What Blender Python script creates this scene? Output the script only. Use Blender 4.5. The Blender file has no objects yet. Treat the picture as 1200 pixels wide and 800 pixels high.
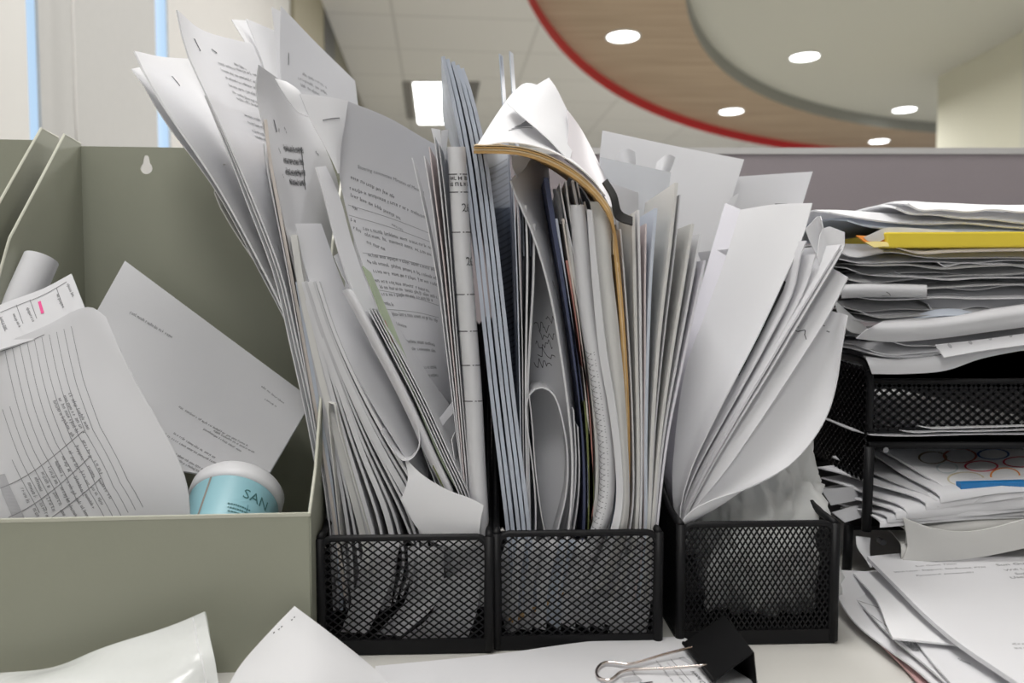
import bpy, bmesh, random
import numpy as np
from math import sin, cos, tan, radians as R, pi, atan2, sqrt
from mathutils import Vector, Matrix

C = bpy.context.scene.collection
rng = random.Random(11)
# ------------------------------------------------------------------ camera model (metres, desk top at z = 0)
F, PITCH, H = 866.0, R(3.0), 0.218

def P(px, py, Y):
    """The point of the place that photo position (px, py) shows at distance Y in front of the lens."""
    x = (px - 600) / F; y = (400 - py) / F
    dy = cos(PITCH) + y * sin(PITCH); dz = -sin(PITCH) + y * cos(PITCH)
    t = Y / dy
    return np.array([x * t, Y, H + dz * t])

EYE = np.array([0.0, 0.0, H])

# ------------------------------------------------------------------ materials
MATS = {}
def mat(name, col, rough=0.6, metal=0.0, emit=None, es=1.0, alpha=1.0, noise=0.0, nscale=40.0, bump=0.0, bscale=60.0, trans=0.0, spec=0.5, coat=0.0):
    if name in MATS: return MATS[name]
    m = bpy.data.materials.new(name); m.use_nodes = True
    nt = m.node_tree; b = nt.nodes['Principled BSDF']; L = nt.links
    b.inputs['Base Color'].default_value = (*col, 1)
    b.inputs['Roughness'].default_value = rough; b.inputs['Metallic'].default_value = metal
    b.inputs['Alpha'].default_value = alpha; b.inputs['Specular IOR Level'].default_value = spec
    b.inputs['Transmission Weight'].default_value = trans; b.inputs['Coat Weight'].default_value = coat
    if emit:
        b.inputs['Emission Color'].default_value = (*emit, 1); b.inputs['Emission Strength'].default_value = es
    if noise or bump:
        tc = nt.nodes.new('ShaderNodeTexCoord')
    if noise:
        n = nt.nodes.new('ShaderNodeTexNoise'); n.inputs['Scale'].default_value = nscale; n.inputs['Detail'].default_value = 4
        L.new(tc.outputs['Object'], n.inputs['Vector'])
        r = nt.nodes.new('ShaderNodeMapRange'); r.inputs['To Min'].default_value = 1 - noise; r.inputs['To Max'].default_value = 1 + noise
        L.new(n.outputs['Fac'], r.inputs['Value'])
        x = nt.nodes.new('ShaderNodeMix'); x.data_type = 'RGBA'; x.blend_type = 'MULTIPLY'; x.inputs['Factor'].default_value = 1
        x.inputs['A'].default_value = (*col, 1); L.new(r.outputs['Result'], x.inputs['B']); L.new(x.outputs['Result'], b.inputs['Base Color'])
    if bump:
        n2 = nt.nodes.new('ShaderNodeTexNoise'); n2.inputs['Scale'].default_value = bscale; n2.inputs['Detail'].default_value = 3
        L.new(tc.outputs['Object'], n2.inputs['Vector'])
        bp = nt.nodes.new('ShaderNodeBump'); bp.inputs['Strength'].default_value = bump; bp.inputs['Distance'].default_value = 0.002
        L.new(n2.outputs['Fac'], bp.inputs['Height']); L.new(bp.outputs['Normal'], b.inputs['Normal'])
    MATS[name] = m
    return m

def paper(name, col, tr=0.0):
    if name in MATS: return MATS[name]
    m = mat(name, col, 0.75, noise=0.025, nscale=25, bump=0.12, bscale=22, spec=0.25)
    if tr:
        nt = m.node_tree; o = nt.nodes['Material Output']; b = nt.nodes['Principled BSDF']
        t = nt.nodes.new('ShaderNodeBsdfTranslucent'); t.inputs['Color'].default_value = (*col, 1)
        x = nt.nodes.new('ShaderNodeMixShader'); x.inputs[0].default_value = tr
        nt.links.new(b.outputs[0], x.inputs[1]); nt.links.new(t.outputs[0], x.inputs[2]); nt.links.new(x.outputs[0], o.inputs['Surface'])
    return m

WHITE = paper('paper_white', (0.80, 0.80, 0.82), 0.32)
BRIGHT = paper('paper_bright', (0.86, 0.86, 0.875), 0.32)
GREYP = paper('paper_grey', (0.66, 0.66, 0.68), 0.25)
CREAM = paper('paper_cream', (0.765, 0.76, 0.74), 0.28)
OLD = paper('paper_old', (0.72, 0.66, 0.61), 0.15)
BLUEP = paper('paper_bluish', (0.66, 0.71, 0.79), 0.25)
PINKP = paper('paper_pinkish', (0.78, 0.70, 0.70), 0.25)
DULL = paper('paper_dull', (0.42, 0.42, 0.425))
NAVY = mat('cover_navy', (0.045, 0.055, 0.11), 0.5)
RED = mat('cover_red', (0.42, 0.19, 0.16), 0.6)
OLIVE = mat('cover_olive', (0.13, 0.15, 0.05), 0.5)
GREENC = mat('cover_green', (0.36, 0.42, 0.30), 0.45, noise=0.5, nscale=30)
KRAFT = mat('kraft_paper', (0.50, 0.30, 0.11), 0.7, noise=0.35, nscale=90)
BLACKC = mat('cover_black', (0.012, 0.012, 0.013), 0.45)
BLACK = mat('black_metal', (0.0065, 0.0065, 0.0075), 0.5, noise=0.2, nscale=200, spec=0.22)
CLIPB = mat('clip_black', (0.005, 0.005, 0.0055), 0.6, spec=.15)
CHROME = mat('clip_chrome', (0.78, 0.70, 0.66), 0.18, 1.0)
STEEL = mat('staple_steel', (0.22, 0.22, 0.23), 0.4, 0.6)
INK = mat('ink_black', (0.03, 0.03, 0.035), 0.7)
INKG = mat('ink_grey', (0.22, 0.22, 0.23), 0.7)
INKL = mat('ink_pale', (0.42, 0.42, 0.44), 0.7)
OLIVEBOX = mat('box_grey_green', (0.30, 0.308, 0.243), 0.5, noise=0.03, nscale=9, bump=0.03, bscale=300)
BOXEDGE = mat('box_edge', (0.50, 0.50, 0.42), 0.4)
YELLOW = mat('envelope_yellow', (0.78, 0.60, 0.045), 0.5, noise=0.08, nscale=20)
ORANGE = mat('folder_orange', (0.70, 0.25, 0.04), 0.5)
SLEEVE = mat('sleeve_bluegrey', (0.50, 0.54, 0.62), 0.4, noise=0.35, nscale=26, spec=0.5, alpha=0.88)
SLEEVEL = mat('sleeve_pale', (0.50, 0.55, 0.64), 0.45, noise=0.2, nscale=26, spec=0.3, alpha=0.9)
FROST = mat('sleeve_frosted', (0.80, 0.82, 0.86), 0.35, alpha=0.72)
BAG = mat('bag_film', (0.83, 0.85, 0.84), 0.2, alpha=0.62, spec=0.7, bump=0.5, bscale=45)

# ------------------------------------------------------------------ object helpers
def link(name, verts, faces, m, parent=None, smooth=False):
    me = bpy.data.meshes.new(name)
    me.from_pydata([tuple(map(float, v)) for v in verts], [], faces)
    if m: me.materials.append(m)
    if smooth:
        me.polygons.foreach_set('use_smooth', [True] * len(me.polygons))
    me.update()
    o = bpy.data.objects.new(name, me); C.objects.link(o)
    if parent: o.parent = parent
    return o

def tag(o, label=None, cat=None, group=None, kind=None):
    if label: o['label'] = label
    if cat: o['category'] = cat
    if group: o['group'] = group
    if kind: o['kind'] = kind
    return o

def root(name, label, cat, group=None):
    o = bpy.data.objects.new(name, None); C.objects.link(o); o.empty_display_size = 0.02
    return tag(o, label, cat, group)

class MB:
    def __init__(s): s.v = []; s.f = []
    def add(s, vs, fs):
        b = len(s.v); s.v += [tuple(map(float, v)) for v in vs]; s.f += [tuple(b + i for i in f) for f in fs]
    def box(s, c, d, M=None):
        x, y, z = [a / 2 for a in d]
        vs = [np.array(c) + np.array(q) for q in ((-x,-y,-z),(x,-y,-z),(x,y,-z),(-x,y,-z),(-x,-y,z),(x,-y,z),(x,y,z),(-x,y,z))]
        s.add(vs, [(0,3,2,1),(4,5,6,7),(0,1,5,4),(1,2,6,5),(2,3,7,6),(3,0,4,7)])
    def hexa(s, q): s.add(q, [(0,3,2,1),(4,5,6,7),(0,1,5,4),(1,2,6,5),(2,3,7,6),(3,0,4,7)])
    def bar(s, a, b, w, t, nrm):
        a = np.array(a, float); b = np.array(b, float); d = b - a; L = np.linalg.norm(d)
        if L < 1e-6: return
        d /= L; n = np.array(nrm, float); e = np.cross(n, d); e /= np.linalg.norm(e)
        e = e * w / 2; n = n * t / 2
        s.hexa([a-e-n, b-e-n, b+e-n, a+e-n, a-e+n, b-e+n, b+e+n, a+e+n])
    def tube(s, pts, r, k=8, closed=False):
        pts = [np.array(p, float) for p in pts]; n = len(pts); base = len(s.v); up = None; rings = []
        for i in range(n):
            if closed: d = pts[(i+1) % n] - pts[i-1]
            else: d = pts[min(i+1, n-1)] - pts[max(i-1, 0)]
            d = d / (np.linalg.norm(d) + 1e-12)
            if up is None:
                up = np.array([0,0,1.0]) if abs(d[2]) < .9 else np.array([1.0,0,0])
            e = np.cross(d, up); e /= np.linalg.norm(e); up = np.cross(e, d)
            rr = r[i] if hasattr(r, '__len__') else r
            rings.append([pts[i] + rr * (cos(2*pi*j/k) * e + sin(2*pi*j/k) * up) for j in range(k)])
        vs = [v for g in rings for v in g]; fs = []
        m = n if closed else n - 1
        for i in range(m):
            a = i * k; b = ((i + 1) % n) * k
            for j in range(k): fs.append((a+j, a+(j+1) % k, b+(j+1) % k, b+j))
        if not closed:
            fs.append(tuple(range(k))[::-1]); fs.append(tuple((n-1)*k + j for j in range(k)))
        s.add(vs, fs)
    def build(s, name, m, parent=None, smooth=False): return link(name, s.v, s.f, m, parent, smooth)

def catmull(pts, n):
    """Smooth curve through the points, n samples, by chord length."""
    p = np.array(pts, float)
    if len(p) == 2: p = np.array([p[0], (p[0]+p[1])/2, p[1]])
    d = np.r_[0, np.cumsum(np.linalg.norm(np.diff(p, axis=0), axis=1) ** .5 + 1e-9)]
    ext = np.vstack([2*p[0]-p[1], p, 2*p[-1]-p[-2]]); de = np.r_[d[0]-(d[1]-d[0]), d, d[-1]+(d[-1]-d[-2])]
    out = []
    for t in np.linspace(0, d[-1], n):
        i = min(max(np.searchsorted(d, t, side='right') - 1, 0), len(p) - 2)
        P0, P1, P2, P3 = ext[i:i+4]; t0, t1, t2, t3 = de[i:i+4]
        A1 = (t1-t)/(t1-t0)*P0 + (t-t0)/(t1-t0)*P1; A2 = (t2-t)/(t2-t1)*P1 + (t-t1)/(t2-t1)*P2; A3 = (t3-t)/(t3-t2)*P2 + (t-t2)/(t3-t2)*P3
        B1 = (t2-t)/(t2-t0)*A1 + (t-t0)/(t2-t0)*A2; B2 = (t3-t)/(t3-t1)*A2 + (t-t1)/(t3-t1)*A3
        out.append((t2-t)/(t2-t1)*B1 + (t-t1)/(t2-t1)*B2)
    out = np.array(out)
    # even spacing
    L = np.r_[0, np.cumsum(np.linalg.norm(np.diff(out, axis=0), axis=1))]
    q = np.linspace(0, L[-1], n)
    return np.stack([np.interp(q, L, out[:, k]) for k in range(3)], 1)

GROUP = [None]

class Sheet:
    """A curved sheet of real thickness: rails run along v, u goes from the first rail to the last."""
    def __init__(s, name, label, rails, th=0.0005, m=None, cat='paper', group=None, n=26, mm=10, parent=None, bulge=0.0, wave=0.0, kind=None):
        rs = [catmull(r, n) for r in rails]
        if len(rs) == 2 and not bulge:
            g = np.array([rs[0] * (1-u) + rs[1] * u for u in np.linspace(0, 1, mm)])
        else:
            cols = [catmull([r[i] for r in rs], mm) for i in range(n)]
            g = np.array(cols).transpose(1, 0, 2)
        s.g = g; s.mm, s.n = g.shape[:2]
        if bulge or wave:
            nr = s.normals()
            uu = np.linspace(0, 1, s.mm)[:, None]; vv = np.linspace(0, 1, s.n)[None, :]
            ph = rng.random() * 6
            off = bulge * np.sin(pi * uu) * np.ones_like(vv) + wave * (np.sin(uu*5 + ph) * np.sin(vv*7 + ph*2) + .5*np.sin(uu*11+vv*9+ph))
            s.g = g = g + nr * off[..., None]
        s.nr = s.normals()
        c = g[s.mm//2, s.n//2]
        s.side = 1.0 if np.dot(s.nr[s.mm//2, s.n//2], EYE - c) > 0 else -1.0
        s.th = th
        top = (g + s.nr * th/2).reshape(-1, 3); bot = (g - s.nr * th/2).reshape(-1, 3)
        N = s.mm * s.n; k = lambda i, j: i * s.n + j
        fs = []
        for i in range(s.mm-1):
            for j in range(s.n-1):
                fs.append((k(i,j), k(i+1,j), k(i+1,j+1), k(i,j+1)))
        fb = [tuple(N + a for a in f[::-1]) for f in fs]
        rim = [k(i,0) for i in range(s.mm)] + [k(s.mm-1,j) for j in range(1, s.n)] + [k(i,s.n-1) for i in range(s.mm-2, -1, -1)] + [k(0,j) for j in range(s.n-2, 0, -1)]
        vr = [top[i] for i in rim] + [bot[i] for i in rim]; nr_ = len(rim); b = 2 * N
        fr = [(b+i, b+nr_+i, b+nr_+(i+1) % nr_, b+(i+1) % nr_) for i in range(nr_)]
        # check orientation of the first face against the normal
        e = np.cross(g[1,0]-g[0,0], g[0,1]-g[0,0])
        allf = fs + fb + fr
        if np.dot(e, s.nr[0,0]) < 0: allf = [f[::-1] for f in allf]
        me = bpy.data.meshes.new(name)
        me.from_pydata([tuple(map(float, v)) for v in np.vstack([top, bot, np.array(vr)])], [], allf)
        me.materials.append(m or WHITE)
        me.polygons.foreach_set('use_smooth', [True]*(2*len(fs)) + [False]*len(fr)); me.update()
        s.o = bpy.data.objects.new(name, me); C.objects.link(s.o)
        if parent is not None: s.o.parent = parent
        if label: tag(s.o, label, cat if parent is None else None, group or (GROUP[0] if parent is None and cat == 'paper' else None), kind)
        s.W = np.mean(np.linalg.norm(np.diff(g, axis=0), axis=2).sum(0)); s.Hh = np.mean(np.linalg.norm(np.diff(g, axis=1), axis=2).sum(1))
    def normals(s):
        g = s.g; du = np.gradient(g, axis=0); dv = np.gradient(g, axis=1)
        n = np.cross(du, dv); return n / (np.linalg.norm(n, axis=2, keepdims=True) + 1e-12)
    def at(s, u, v, lift=0.00025):
        x = min(max(u, 0), 1) * (s.mm-1); y = min(max(v, 0), 1) * (s.n-1)
        i = min(int(x), s.mm-2); j = min(int(y), s.n-2); a = x-i; b = y-j
        f = lambda G: (G[i,j]*(1-a)*(1-b) + G[i+1,j]*a*(1-b) + G[i,j+1]*(1-a)*b + G[i+1,j+1]*a*b)
        return f(s.g) + f(s.nr) * s.side * (s.th/2 + lift)

_font_cache = {}
def glyphs(text, size):
    """Outline mesh of a line of lettering, as flat 2-D points and faces (x to the right, y up, from the baseline)."""
    if text not in _font_cache:
        cu = bpy.data.curves.new('t', 'FONT'); cu.body = text; cu.size = 1.0; cu.resolution_u = 2
        ob = bpy.data.objects.new('t', cu); C.objects.link(ob)
        bpy.context.view_layer.update()
        ev = ob.evaluated_get(bpy.context.evaluated_depsgraph_get()); me = ev.to_mesh()
        vs = [(v.co.x, v.co.y) for v in me.vertices]; fs = [tuple(p.vertices) for p in me.polygons]
        ev.to_mesh_clear(); bpy.data.objects.remove(ob); bpy.data.curves.remove(cu)
        _font_cache[text] = (vs, fs)
    vs, fs = _font_cache[text]
    return [(x*size, y*size) for x, y in vs], fs

class Ink:
    def __init__(s, sheet): s.s = sheet; s.mb = MB()
    def put(s, u, v, pts, fs, ang=0.0, flip=1):
        c, d = cos(ang), sin(ang); out = []
        for x, y in pts:
            X = (x*c - y*d) * flip; Y = -(x*d + y*c)
            out.append(s.s.at(u + X / s.s.W, v + Y / s.s.Hh))
        s.mb.add(out, fs)
    def text(s, u, v, t, size, ang=0.0):
        p, f = glyphs(t, size); s.put(u, v, p, f, ang)
    def quad(s, u, v, x0, y0, x1, y1, ang=0.0): s.put(u, v, [(x0,y0),(x1,y0),(x1,y1),(x0,y1)], [(0,1,2,3)], ang)
    def line(s, u0, v0, u1, v1, w=0.0003, k=14):
        W, Hh = s.s.W, s.s.Hh; dx, dy = (u1-u0)*W, (v1-v0)*Hh; L = sqrt(dx*dx+dy*dy) or 1
        ex, ey = -dy/L*w/2/W, dx/L*w/2/Hh; vs = []; fs = []
        for i in range(k+1):
            t = i/k; u = u0+(u1-u0)*t; v = v0+(v1-v0)*t
            vs += [s.s.at(u+ex, v+ey), s.s.at(u-ex, v-ey)]
            if i: fs.append((2*i-2, 2*i, 2*i+1, 2*i-1))
        s.mb.add(vs, fs)
    def words(s, u, v, length, size, ang=0.0, seed=None, dens=1.0):
        """A run of print too small to read in the photo: broken strokes in word lengths."""
        r = random.Random(seed if seed is not None else rng.random()); x = 0; w = size * 0.13
        while x < length:
            nch = r.randint(2, 8)
            for _ in range(nch):
                if x > length: break
                cw = size * r.uniform(.38, .6); h = size * (r.choice([.5, .5, .5, .55, .75]))
                y0 = -size*.2 if r.random() < .12 else 0
                s.quad(u, v, x, y0, x+w, h, 0) if False else s.put(u, v, [(x,y0),(x+w,y0),(x+w,h),(x,h)], [(0,1,2,3)], ang)
                if r.random() < .75: s.put(u, v, [(x+cw*.62,0),(x+cw*.62+w,0),(x+cw*.62+w,size*.5),(x+cw*.62,size*.5)], [(0,1,2,3)], ang)
                yy = r.choice([0, size*.42, size*.22])
                s.put(u, v, [(x,yy),(x+cw*.65,yy),(x+cw*.65,yy+w*.8),(x,yy+w*.8)], [(0,1,2,3)], ang)
                x += cw + size*.1
            x += size * .35
    def scribble(s, u, v, length, size, ang=0.0, seed=0):
        r = random.Random(seed); x = 0; pts = []
        while x < length:
            pts.append((x, size * r.uniform(-.2, 1))); x += size * r.uniform(.12, .4)
        for a, b in zip(pts, pts[1:]):
            dx, dy = b[0]-a[0], b[1]-a[1]; L = sqrt(dx*dx+dy*dy) or 1; ex, ey = -dy/L*.00025, dx/L*.00025
            s.put(u, v, [(a[0]+ex,a[1]+ey),(b[0]+ex,b[1]+ey),(b[0]-ex,b[1]-ey),(a[0]-ex,a[1]-ey)], [(0,1,2,3)], ang)
    def done(s, name='lettering', m=None):
        return s.mb.build(name, m or INK, s.s.o)

def rail(pts, Y=None):
    """[(px, py[, Y])...] -> points in the place. Y may be a pair (at the start, at the end)."""
    out = []; k = len(pts)
    for i, p in enumerate(pts):
        if len(p) == 3: y = p[2]
        elif isinstance(Y, tuple): y = Y[0] + (Y[1]-Y[0]) * i / max(k-1, 1)
        else: y = Y
        out.append(P(p[0], p[1], y))
    return out

def sheet(name, label, rails, **k):
    return Sheet(name, label, [rail(r, y) for r, y in rails], **k)

def leaf(name, label, pts, Y=0.47, depth=0.2, sx=0.0, sz=0.0, rad=0.0, taper=False, **k):
    """A sheet whose near edge follows pts and which runs straight back from there."""
    a = rail(pts, Y); b = [p + np.array([sx*(max(0, 1-1.5*j/(len(a)-1)) if taper else 1) + rad*p[0]/p[1]*depth, depth, sz]) for j, p in enumerate(a)]
    k.setdefault('mm', 5)
    return Sheet(name, label, [a, b], **k)

def staple(sh, u, v, ang=0.3, L=0.009):
    p = [(u + t*L*cos(ang)/sh.W, v - t*L*sin(ang)/sh.Hh) for t in (-.5, -.5, -.25, 0, .25, .5, .5)]
    mb = MB(); mb.tube([sh.at(a, c, 0.0 if k in (0, 6) else .0005) for k, (a, c) in enumerate(p)], .00032, 6)
    return mb.build('staple', STEEL, sh.o, True)

# ================================================================== THE ROOM
YAW = 0.096
CEIL = 1.96
def wl(Y, z, off=0.0):
    """Point on the window wall at distance Y, height z; off moves it into the room."""
    return np.array([-(0.682 + YAW*Y) + off, Y, z])

def wall_panel(name, Y0, Y1, z0, z1, m, off=0.0, t=0.06, parent=None, kind='structure'):
    mb = MB()
    a, b = wl(Y0, z0, off), wl(Y1, z0, off); h = np.array([0,0,z1-z0]); d = np.array([-t, 0, 0])
    mb.hexa([a+d, a, b, b+d, a+d+h, a+h, b+h, b+d+h])
    o = mb.build(name, m, parent)
    if parent is None: tag(o, kind=kind)
    return o

M_WALL = mat('wall_paint', (0.60, 0.59, 0.565), 0.8, noise=0.02, nscale=3)
M_BLIND = mat('blind_fabric', (0.44, 0.435, 0.42), 0.85, noise=0.03, nscale=60, bump=0.05, bscale=400)
M_BLIND2 = mat('blind_fabric_lit', (0.56, 0.545, 0.52), 0.85, noise=0.03, nscale=60)  # second blind's stronger light put into a paler fabric colour
M_OLIVEW = mat('wall_olive', (0.33, 0.30, 0.21), 0.7)
M_DARKW = mat('wall_dark', (0.17, 0.16, 0.115), 0.7)
M_FLOOR = mat('floor_carpet', (0.50, 0.49, 0.47), 0.95, noise=0.1, nscale=80)
M_FRAME = mat('window_frame_grey', (0.10, 0.11, 0.12), 0.5)
M_SKYPANE = mat('window_daylight', (0.1, 0.1, 0.1), 0.3, emit=(0.50, 0.70, 0.93), es=.92)
FZ = -0.74
wall_panel('wall_left', -1.5, 1.245, FZ, CEIL, M_WALL, t=0.25)
wall_panel('wall_left', 1.255, 4.9, FZ, CEIL, M_DARKW, off=-0.13, t=0.1)
wall_panel('wall_left', 4.9, 13, FZ, CEIL, M_DARKW, off=0, t=0.1)
def window(n, Y0, Y1):
    r = wall_panel('window_%d' % n, Y0, Y1, 0.12, CEIL, M_FRAME, off=-0.035, t=0.01)
    wall_panel('pane', Y0+.003, Y1-.003, 0.30, CEIL, M_SKYPANE, off=-0.030, t=0.004, parent=r)
window(1, 1.25, 1.45)
window(2, 1.80, 2.10)
def blind(name, Y0, Y1, m, label):
    r = root(name, label, 'window blind')
    wall_panel('fabric', Y0, Y1, 0.02, CEIL-.06, m, off=-0.012, t=0.006, parent=r)
    a, b = wl(Y0, 0.02, -.015), wl(Y1, 0.02, -.015)
    mb = MB(); mb.tube([a, b], 0.011); mb.build('bottom_rail', m, r, True)
    a, b = wl(Y0, CEIL-.045, -.03), wl(Y1, CEIL-.045, -.03)
    mb = MB(); mb.tube([a, b], 0.03, 12); mb.build('roller', m, r, True)
    return r
b1 = blind('roller_blind', 1.306, 1.842, M_BLIND, 'grey roller blind between the two bright blue window gaps')
mb = MB(); mb.tube([wl(1.38, CEIL-.06, 0.01), wl(1.38, .55, 0.012), wl(1.385, .45, .012)], 0.0022, 6); mb.tube([wl(1.385, .452, .012), wl(1.385, .425, .012)], 0.006, 8)
mb.build('pull_cord', M_BLIND2, b1, True)
blind('roller_blind', 1.93, 3.15, M_BLIND2, 'brighter lit roller blind behind the tall paper sheets, beyond the second window gap')
wall_panel('trim_1', 3.15, 3.55, FZ, CEIL, M_WALL, off=-0.02, t=0.1)
wall_panel('wall_left', 3.55, 4.45, FZ, CEIL, M_OLIVEW, off=0.0, t=0.12)
wall_panel('trim_2', 4.47, 4.9, FZ, CEIL, mat('trim_dark', (0.05, 0.05, 0.045), 0.5), off=0.0, t=0.12)
tag(link('floor', [(-4,-2.5,FZ),(7,-2.5,FZ),(7,13,FZ),(-4,13,FZ)], [(0,1,2,3)], M_FLOOR), kind='structure')
mb = MB(); mb.box((1.5, 12.5, 0.6), (11, .1, 2.9)); tag(mb.build('wall_back', M_WALL), kind='structure')
M_COL = mat('wall_cream', (0.66, 0.65, 0.53), 0.8)
mb = MB(); mb.box((4.07, 4.97, 0.71), (0.8, 3.0, 2.9)); tag(mb.build('wall_right', M_COL), kind='structure')
mb = MB(); mb.box((3.65, 4.4, 0.71), (0.04, 1.9, 2.9)); tag(mb.build('trim_3', mat('wall_cream_pilaster', (0.60, 0.60, 0.52), 0.8)), kind='structure')

# --- ceiling: tiled slab with a round stepped recess
OC, OR_ = np.array([6.31, 2.984]), 6.372
IC, IR = np.array([5.776, 3.112])*1.028, 4.94*1.028
M_CEIL = bpy.data.materials.new('ceiling_tiles'); M_CEIL.use_nodes = True
nt = M_CEIL.node_tree; bs = nt.nodes['Principled BSDF']; bs.inputs['Roughness'].default_value = 0.9
tc = nt.nodes.new('ShaderNodeTexCoord'); mp = nt.nodes.new('ShaderNodeMapping'); mp.inputs['Rotation'].default_value = (0, 0, -YAW); mp.inputs['Location'].default_value = (0.28, 0.17, 0)
br = nt.nodes.new('ShaderNodeTexBrick'); br.offset = 0; br.inputs['Scale'].default_value = 1
br.inputs['Brick Width'].default_value = 0.9; br.inputs['Row Height'].default_value = 0.6; br.inputs['Mortar Size'].default_value = 0.012; br.inputs['Mortar Smooth'].default_value = 0.3
br.inputs['Color1'].default_value = (0.66, 0.65, 0.62, 1); br.inputs['Color2'].default_value = (0.645, 0.635, 0.605, 1); br.inputs['Mortar'].default_value = (0.54, 0.53, 0.505, 1)
nt.links.new(tc.outputs['Object'], mp.inputs['Vector']); nt.links.new(mp.outputs['Vector'], br.inputs['Vector']); nt.links.new(br.outputs['Color'], bs.inputs['Base Color'])

def disc_arc(c, r, k=160): return [np.array([c[0]+r*cos(2*pi*i/k), c[1]+r*sin(2*pi*i/k)]) for i in range(k)]
K = 160
oc = disc_arc(OC, OR_, K); ic = disc_arc(IC, IR, K)
# slab with the hole: ring from the outer circle to a far square
far = []
for q in oc:
    d = (q-OC)/OR_; s = 13.0/max(abs(d[0]), abs(d[1])); far.append(OC + d*s)
vs = [(*q, CEIL) for q in oc] + [(*q, CEIL) for q in far]
fs = [(i, K+i, K+(i+1) % K, (i+1) % K) for i in range(K)]
tag(link('ceiling', vs, fs, M_CEIL), kind='structure')
Z1, Z2 = CEIL+0.09, CEIL+0.20
M_REDB = mat('ring_red', (0.52, 0.015, 0.02), 0.45)
vs = [(*q, CEIL) for q in oc] + [(*q, Z1) for q in oc]
tag(link('trim_4', vs, [(i, (i+1) % K, K+(i+1) % K, K+i) for i in range(K)], M_REDB, None, True), kind='structure')
M_WOOD = bpy.data.materials.new('ring_wood'); M_WOOD.use_nodes = True
nt = M_WOOD.node_tree; bs = nt.nodes['Principled BSDF']; bs.inputs['Roughness'].default_value = 0.6
tc = nt.nodes.new('ShaderNodeTexCoord'); mp = nt.nodes.new('ShaderNodeMapping'); mp.inputs['Scale'].default_value = (1.2, 14, 1); mp.inputs['Rotation'].default_value = (0, 0, 0.1)
nz = nt.nodes.new('ShaderNodeTexNoise'); nz.inputs['Scale'].default_value = 1.0; nz.inputs['Detail'].default_value = 5
rp = nt.nodes.new('ShaderNodeValToRGB'); rp.color_ramp.elements[0].color = (0.34, 0.25, 0.165, 1); rp.color_ramp.elements[0].position = .35; rp.color_ramp.elements[1].color = (0.42, 0.315, 0.215, 1); rp.color_ramp.elements[1].position = .65
nt.links.new(tc.outputs['Object'], mp.inputs['Vector']); nt.links.new(mp.outputs['Vector'], nz.inputs['Vector']); nt.links.new(nz.outputs['Fac'], rp.inputs['Fac']); nt.links.new(rp.outputs['Color'], bs.inputs['Base Color'])
vs = [(*q, Z1) for q in ic] + [(*q, Z1) for q in oc]
tag(link('ceiling_ring', vs, [(i, K+i, K+(i+1) % K, (i+1) % K) for i in range(K)], M_WOOD), kind='structure')
vs = [(*q, Z1) for q in ic] + [(*q, Z2) for q in ic]
tag(link('trim_5', vs, [(i, (i+1) % K, K+(i+1) % K, K+i) for i in range(K)], mat('ring_rim_grey', (0.26, 0.26, 0.235), 0.6), None, True), kind='structure')
vs = [(*q, Z2) for q in ic]
tag(link('ceiling_dome', vs, [tuple(range(K))], mat('ceiling_plaster', (0.51, 0.505, 0.445), 0.9)), kind='structure')

M_LAMP = mat('lamp_white', (0.9, 0.9, 0.9), 0.5, emit=(1, 1, 1), es=7.0)
M_LTRIM = mat('lamp_trim', (0.75, 0.75, 0.73), 0.5)
def downlight(px, py, z, label, r=0.105):
    t = (z - H) / (P(px, py, 1)[2] - H); p = P(px, py, t)
    o = root('ceiling_downlight', label, 'ceiling light', 'round ceiling downlights'); o.location = (p[0], p[1], z)
    k = 28; mb = MB(); mb.tube([(r*1.08*cos(2*pi*i/k), r*1.08*sin(2*pi*i/k), -.004) for i in range(k)], 0.008, 8, True); mb.build('trim_ring', M_LTRIM, o, True)
    mb = MB(); vs = [(r*cos(2*pi*i/k), r*sin(2*pi*i/k), -.004) for i in range(k)] + [(r*cos(2*pi*i/k), r*sin(2*pi*i/k), -.001) for i in range(k)]
    mb.add(vs, [tuple(range(k))[::-1], tuple(range(k, 2*k))] + [(i, (i+1) % k, k+(i+1) % k, k+i) for i in range(k)]); mb.build('diffuser', M_LAMP, o)
downlight(730, 42, Z1, 'round downlight in the wooden ring, the largest, close to the red edge')
downlight(857, 130, Z1, 'round downlight low in the wooden ring, above the fanned white sheets')
downlight(1030, 165, Z1, 'smallest round downlight at the far end of the wooden ring, just above the partition', .1)
downlight(943, 66, Z2, 'round downlight in the plain inner ceiling, left of the cream wall', .105)
downlight(1060, 128, Z2, 'round downlight in the inner ceiling beside the corner of the cream wall', .105)
# square fluorescent panel with two dark vents
def quad_dn(c0, c1, w, z, h): pass
a0, a1 = P(485, 95, 5.92), P(530, 95, 5.92)
o = root('ceiling_panel_light', 'bright rectangular ceiling panel light behind the upright clear sleeves', 'ceiling light')
def slab4(name, corners, z0, z1, m, parent):
    mb = MB(); q = [np.array([x, y, z0]) for x, y in corners] + [np.array([x, y, z1]) for x, y in corners]; mb.hexa(q); return mb.build(name, m, parent)
slab4('diffuser', [(-.775,5.92),(-.455,5.92),(-.585,7.25),(-.905,7.25)], CEIL-.012, CEIL-.002, M_LAMP, o)
mb = MB(); mb.tube([(-.785,5.91,CEIL-.006),(-.445,5.91,CEIL-.006),(-.575,7.26,CEIL-.006),(-.915,7.26,CEIL-.006)], .012, 6, True); mb.build('frame', M_LTRIM, o)
M_VENT = mat('vent_grey', (0.16, 0.155, 0.145), 0.6)
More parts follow.
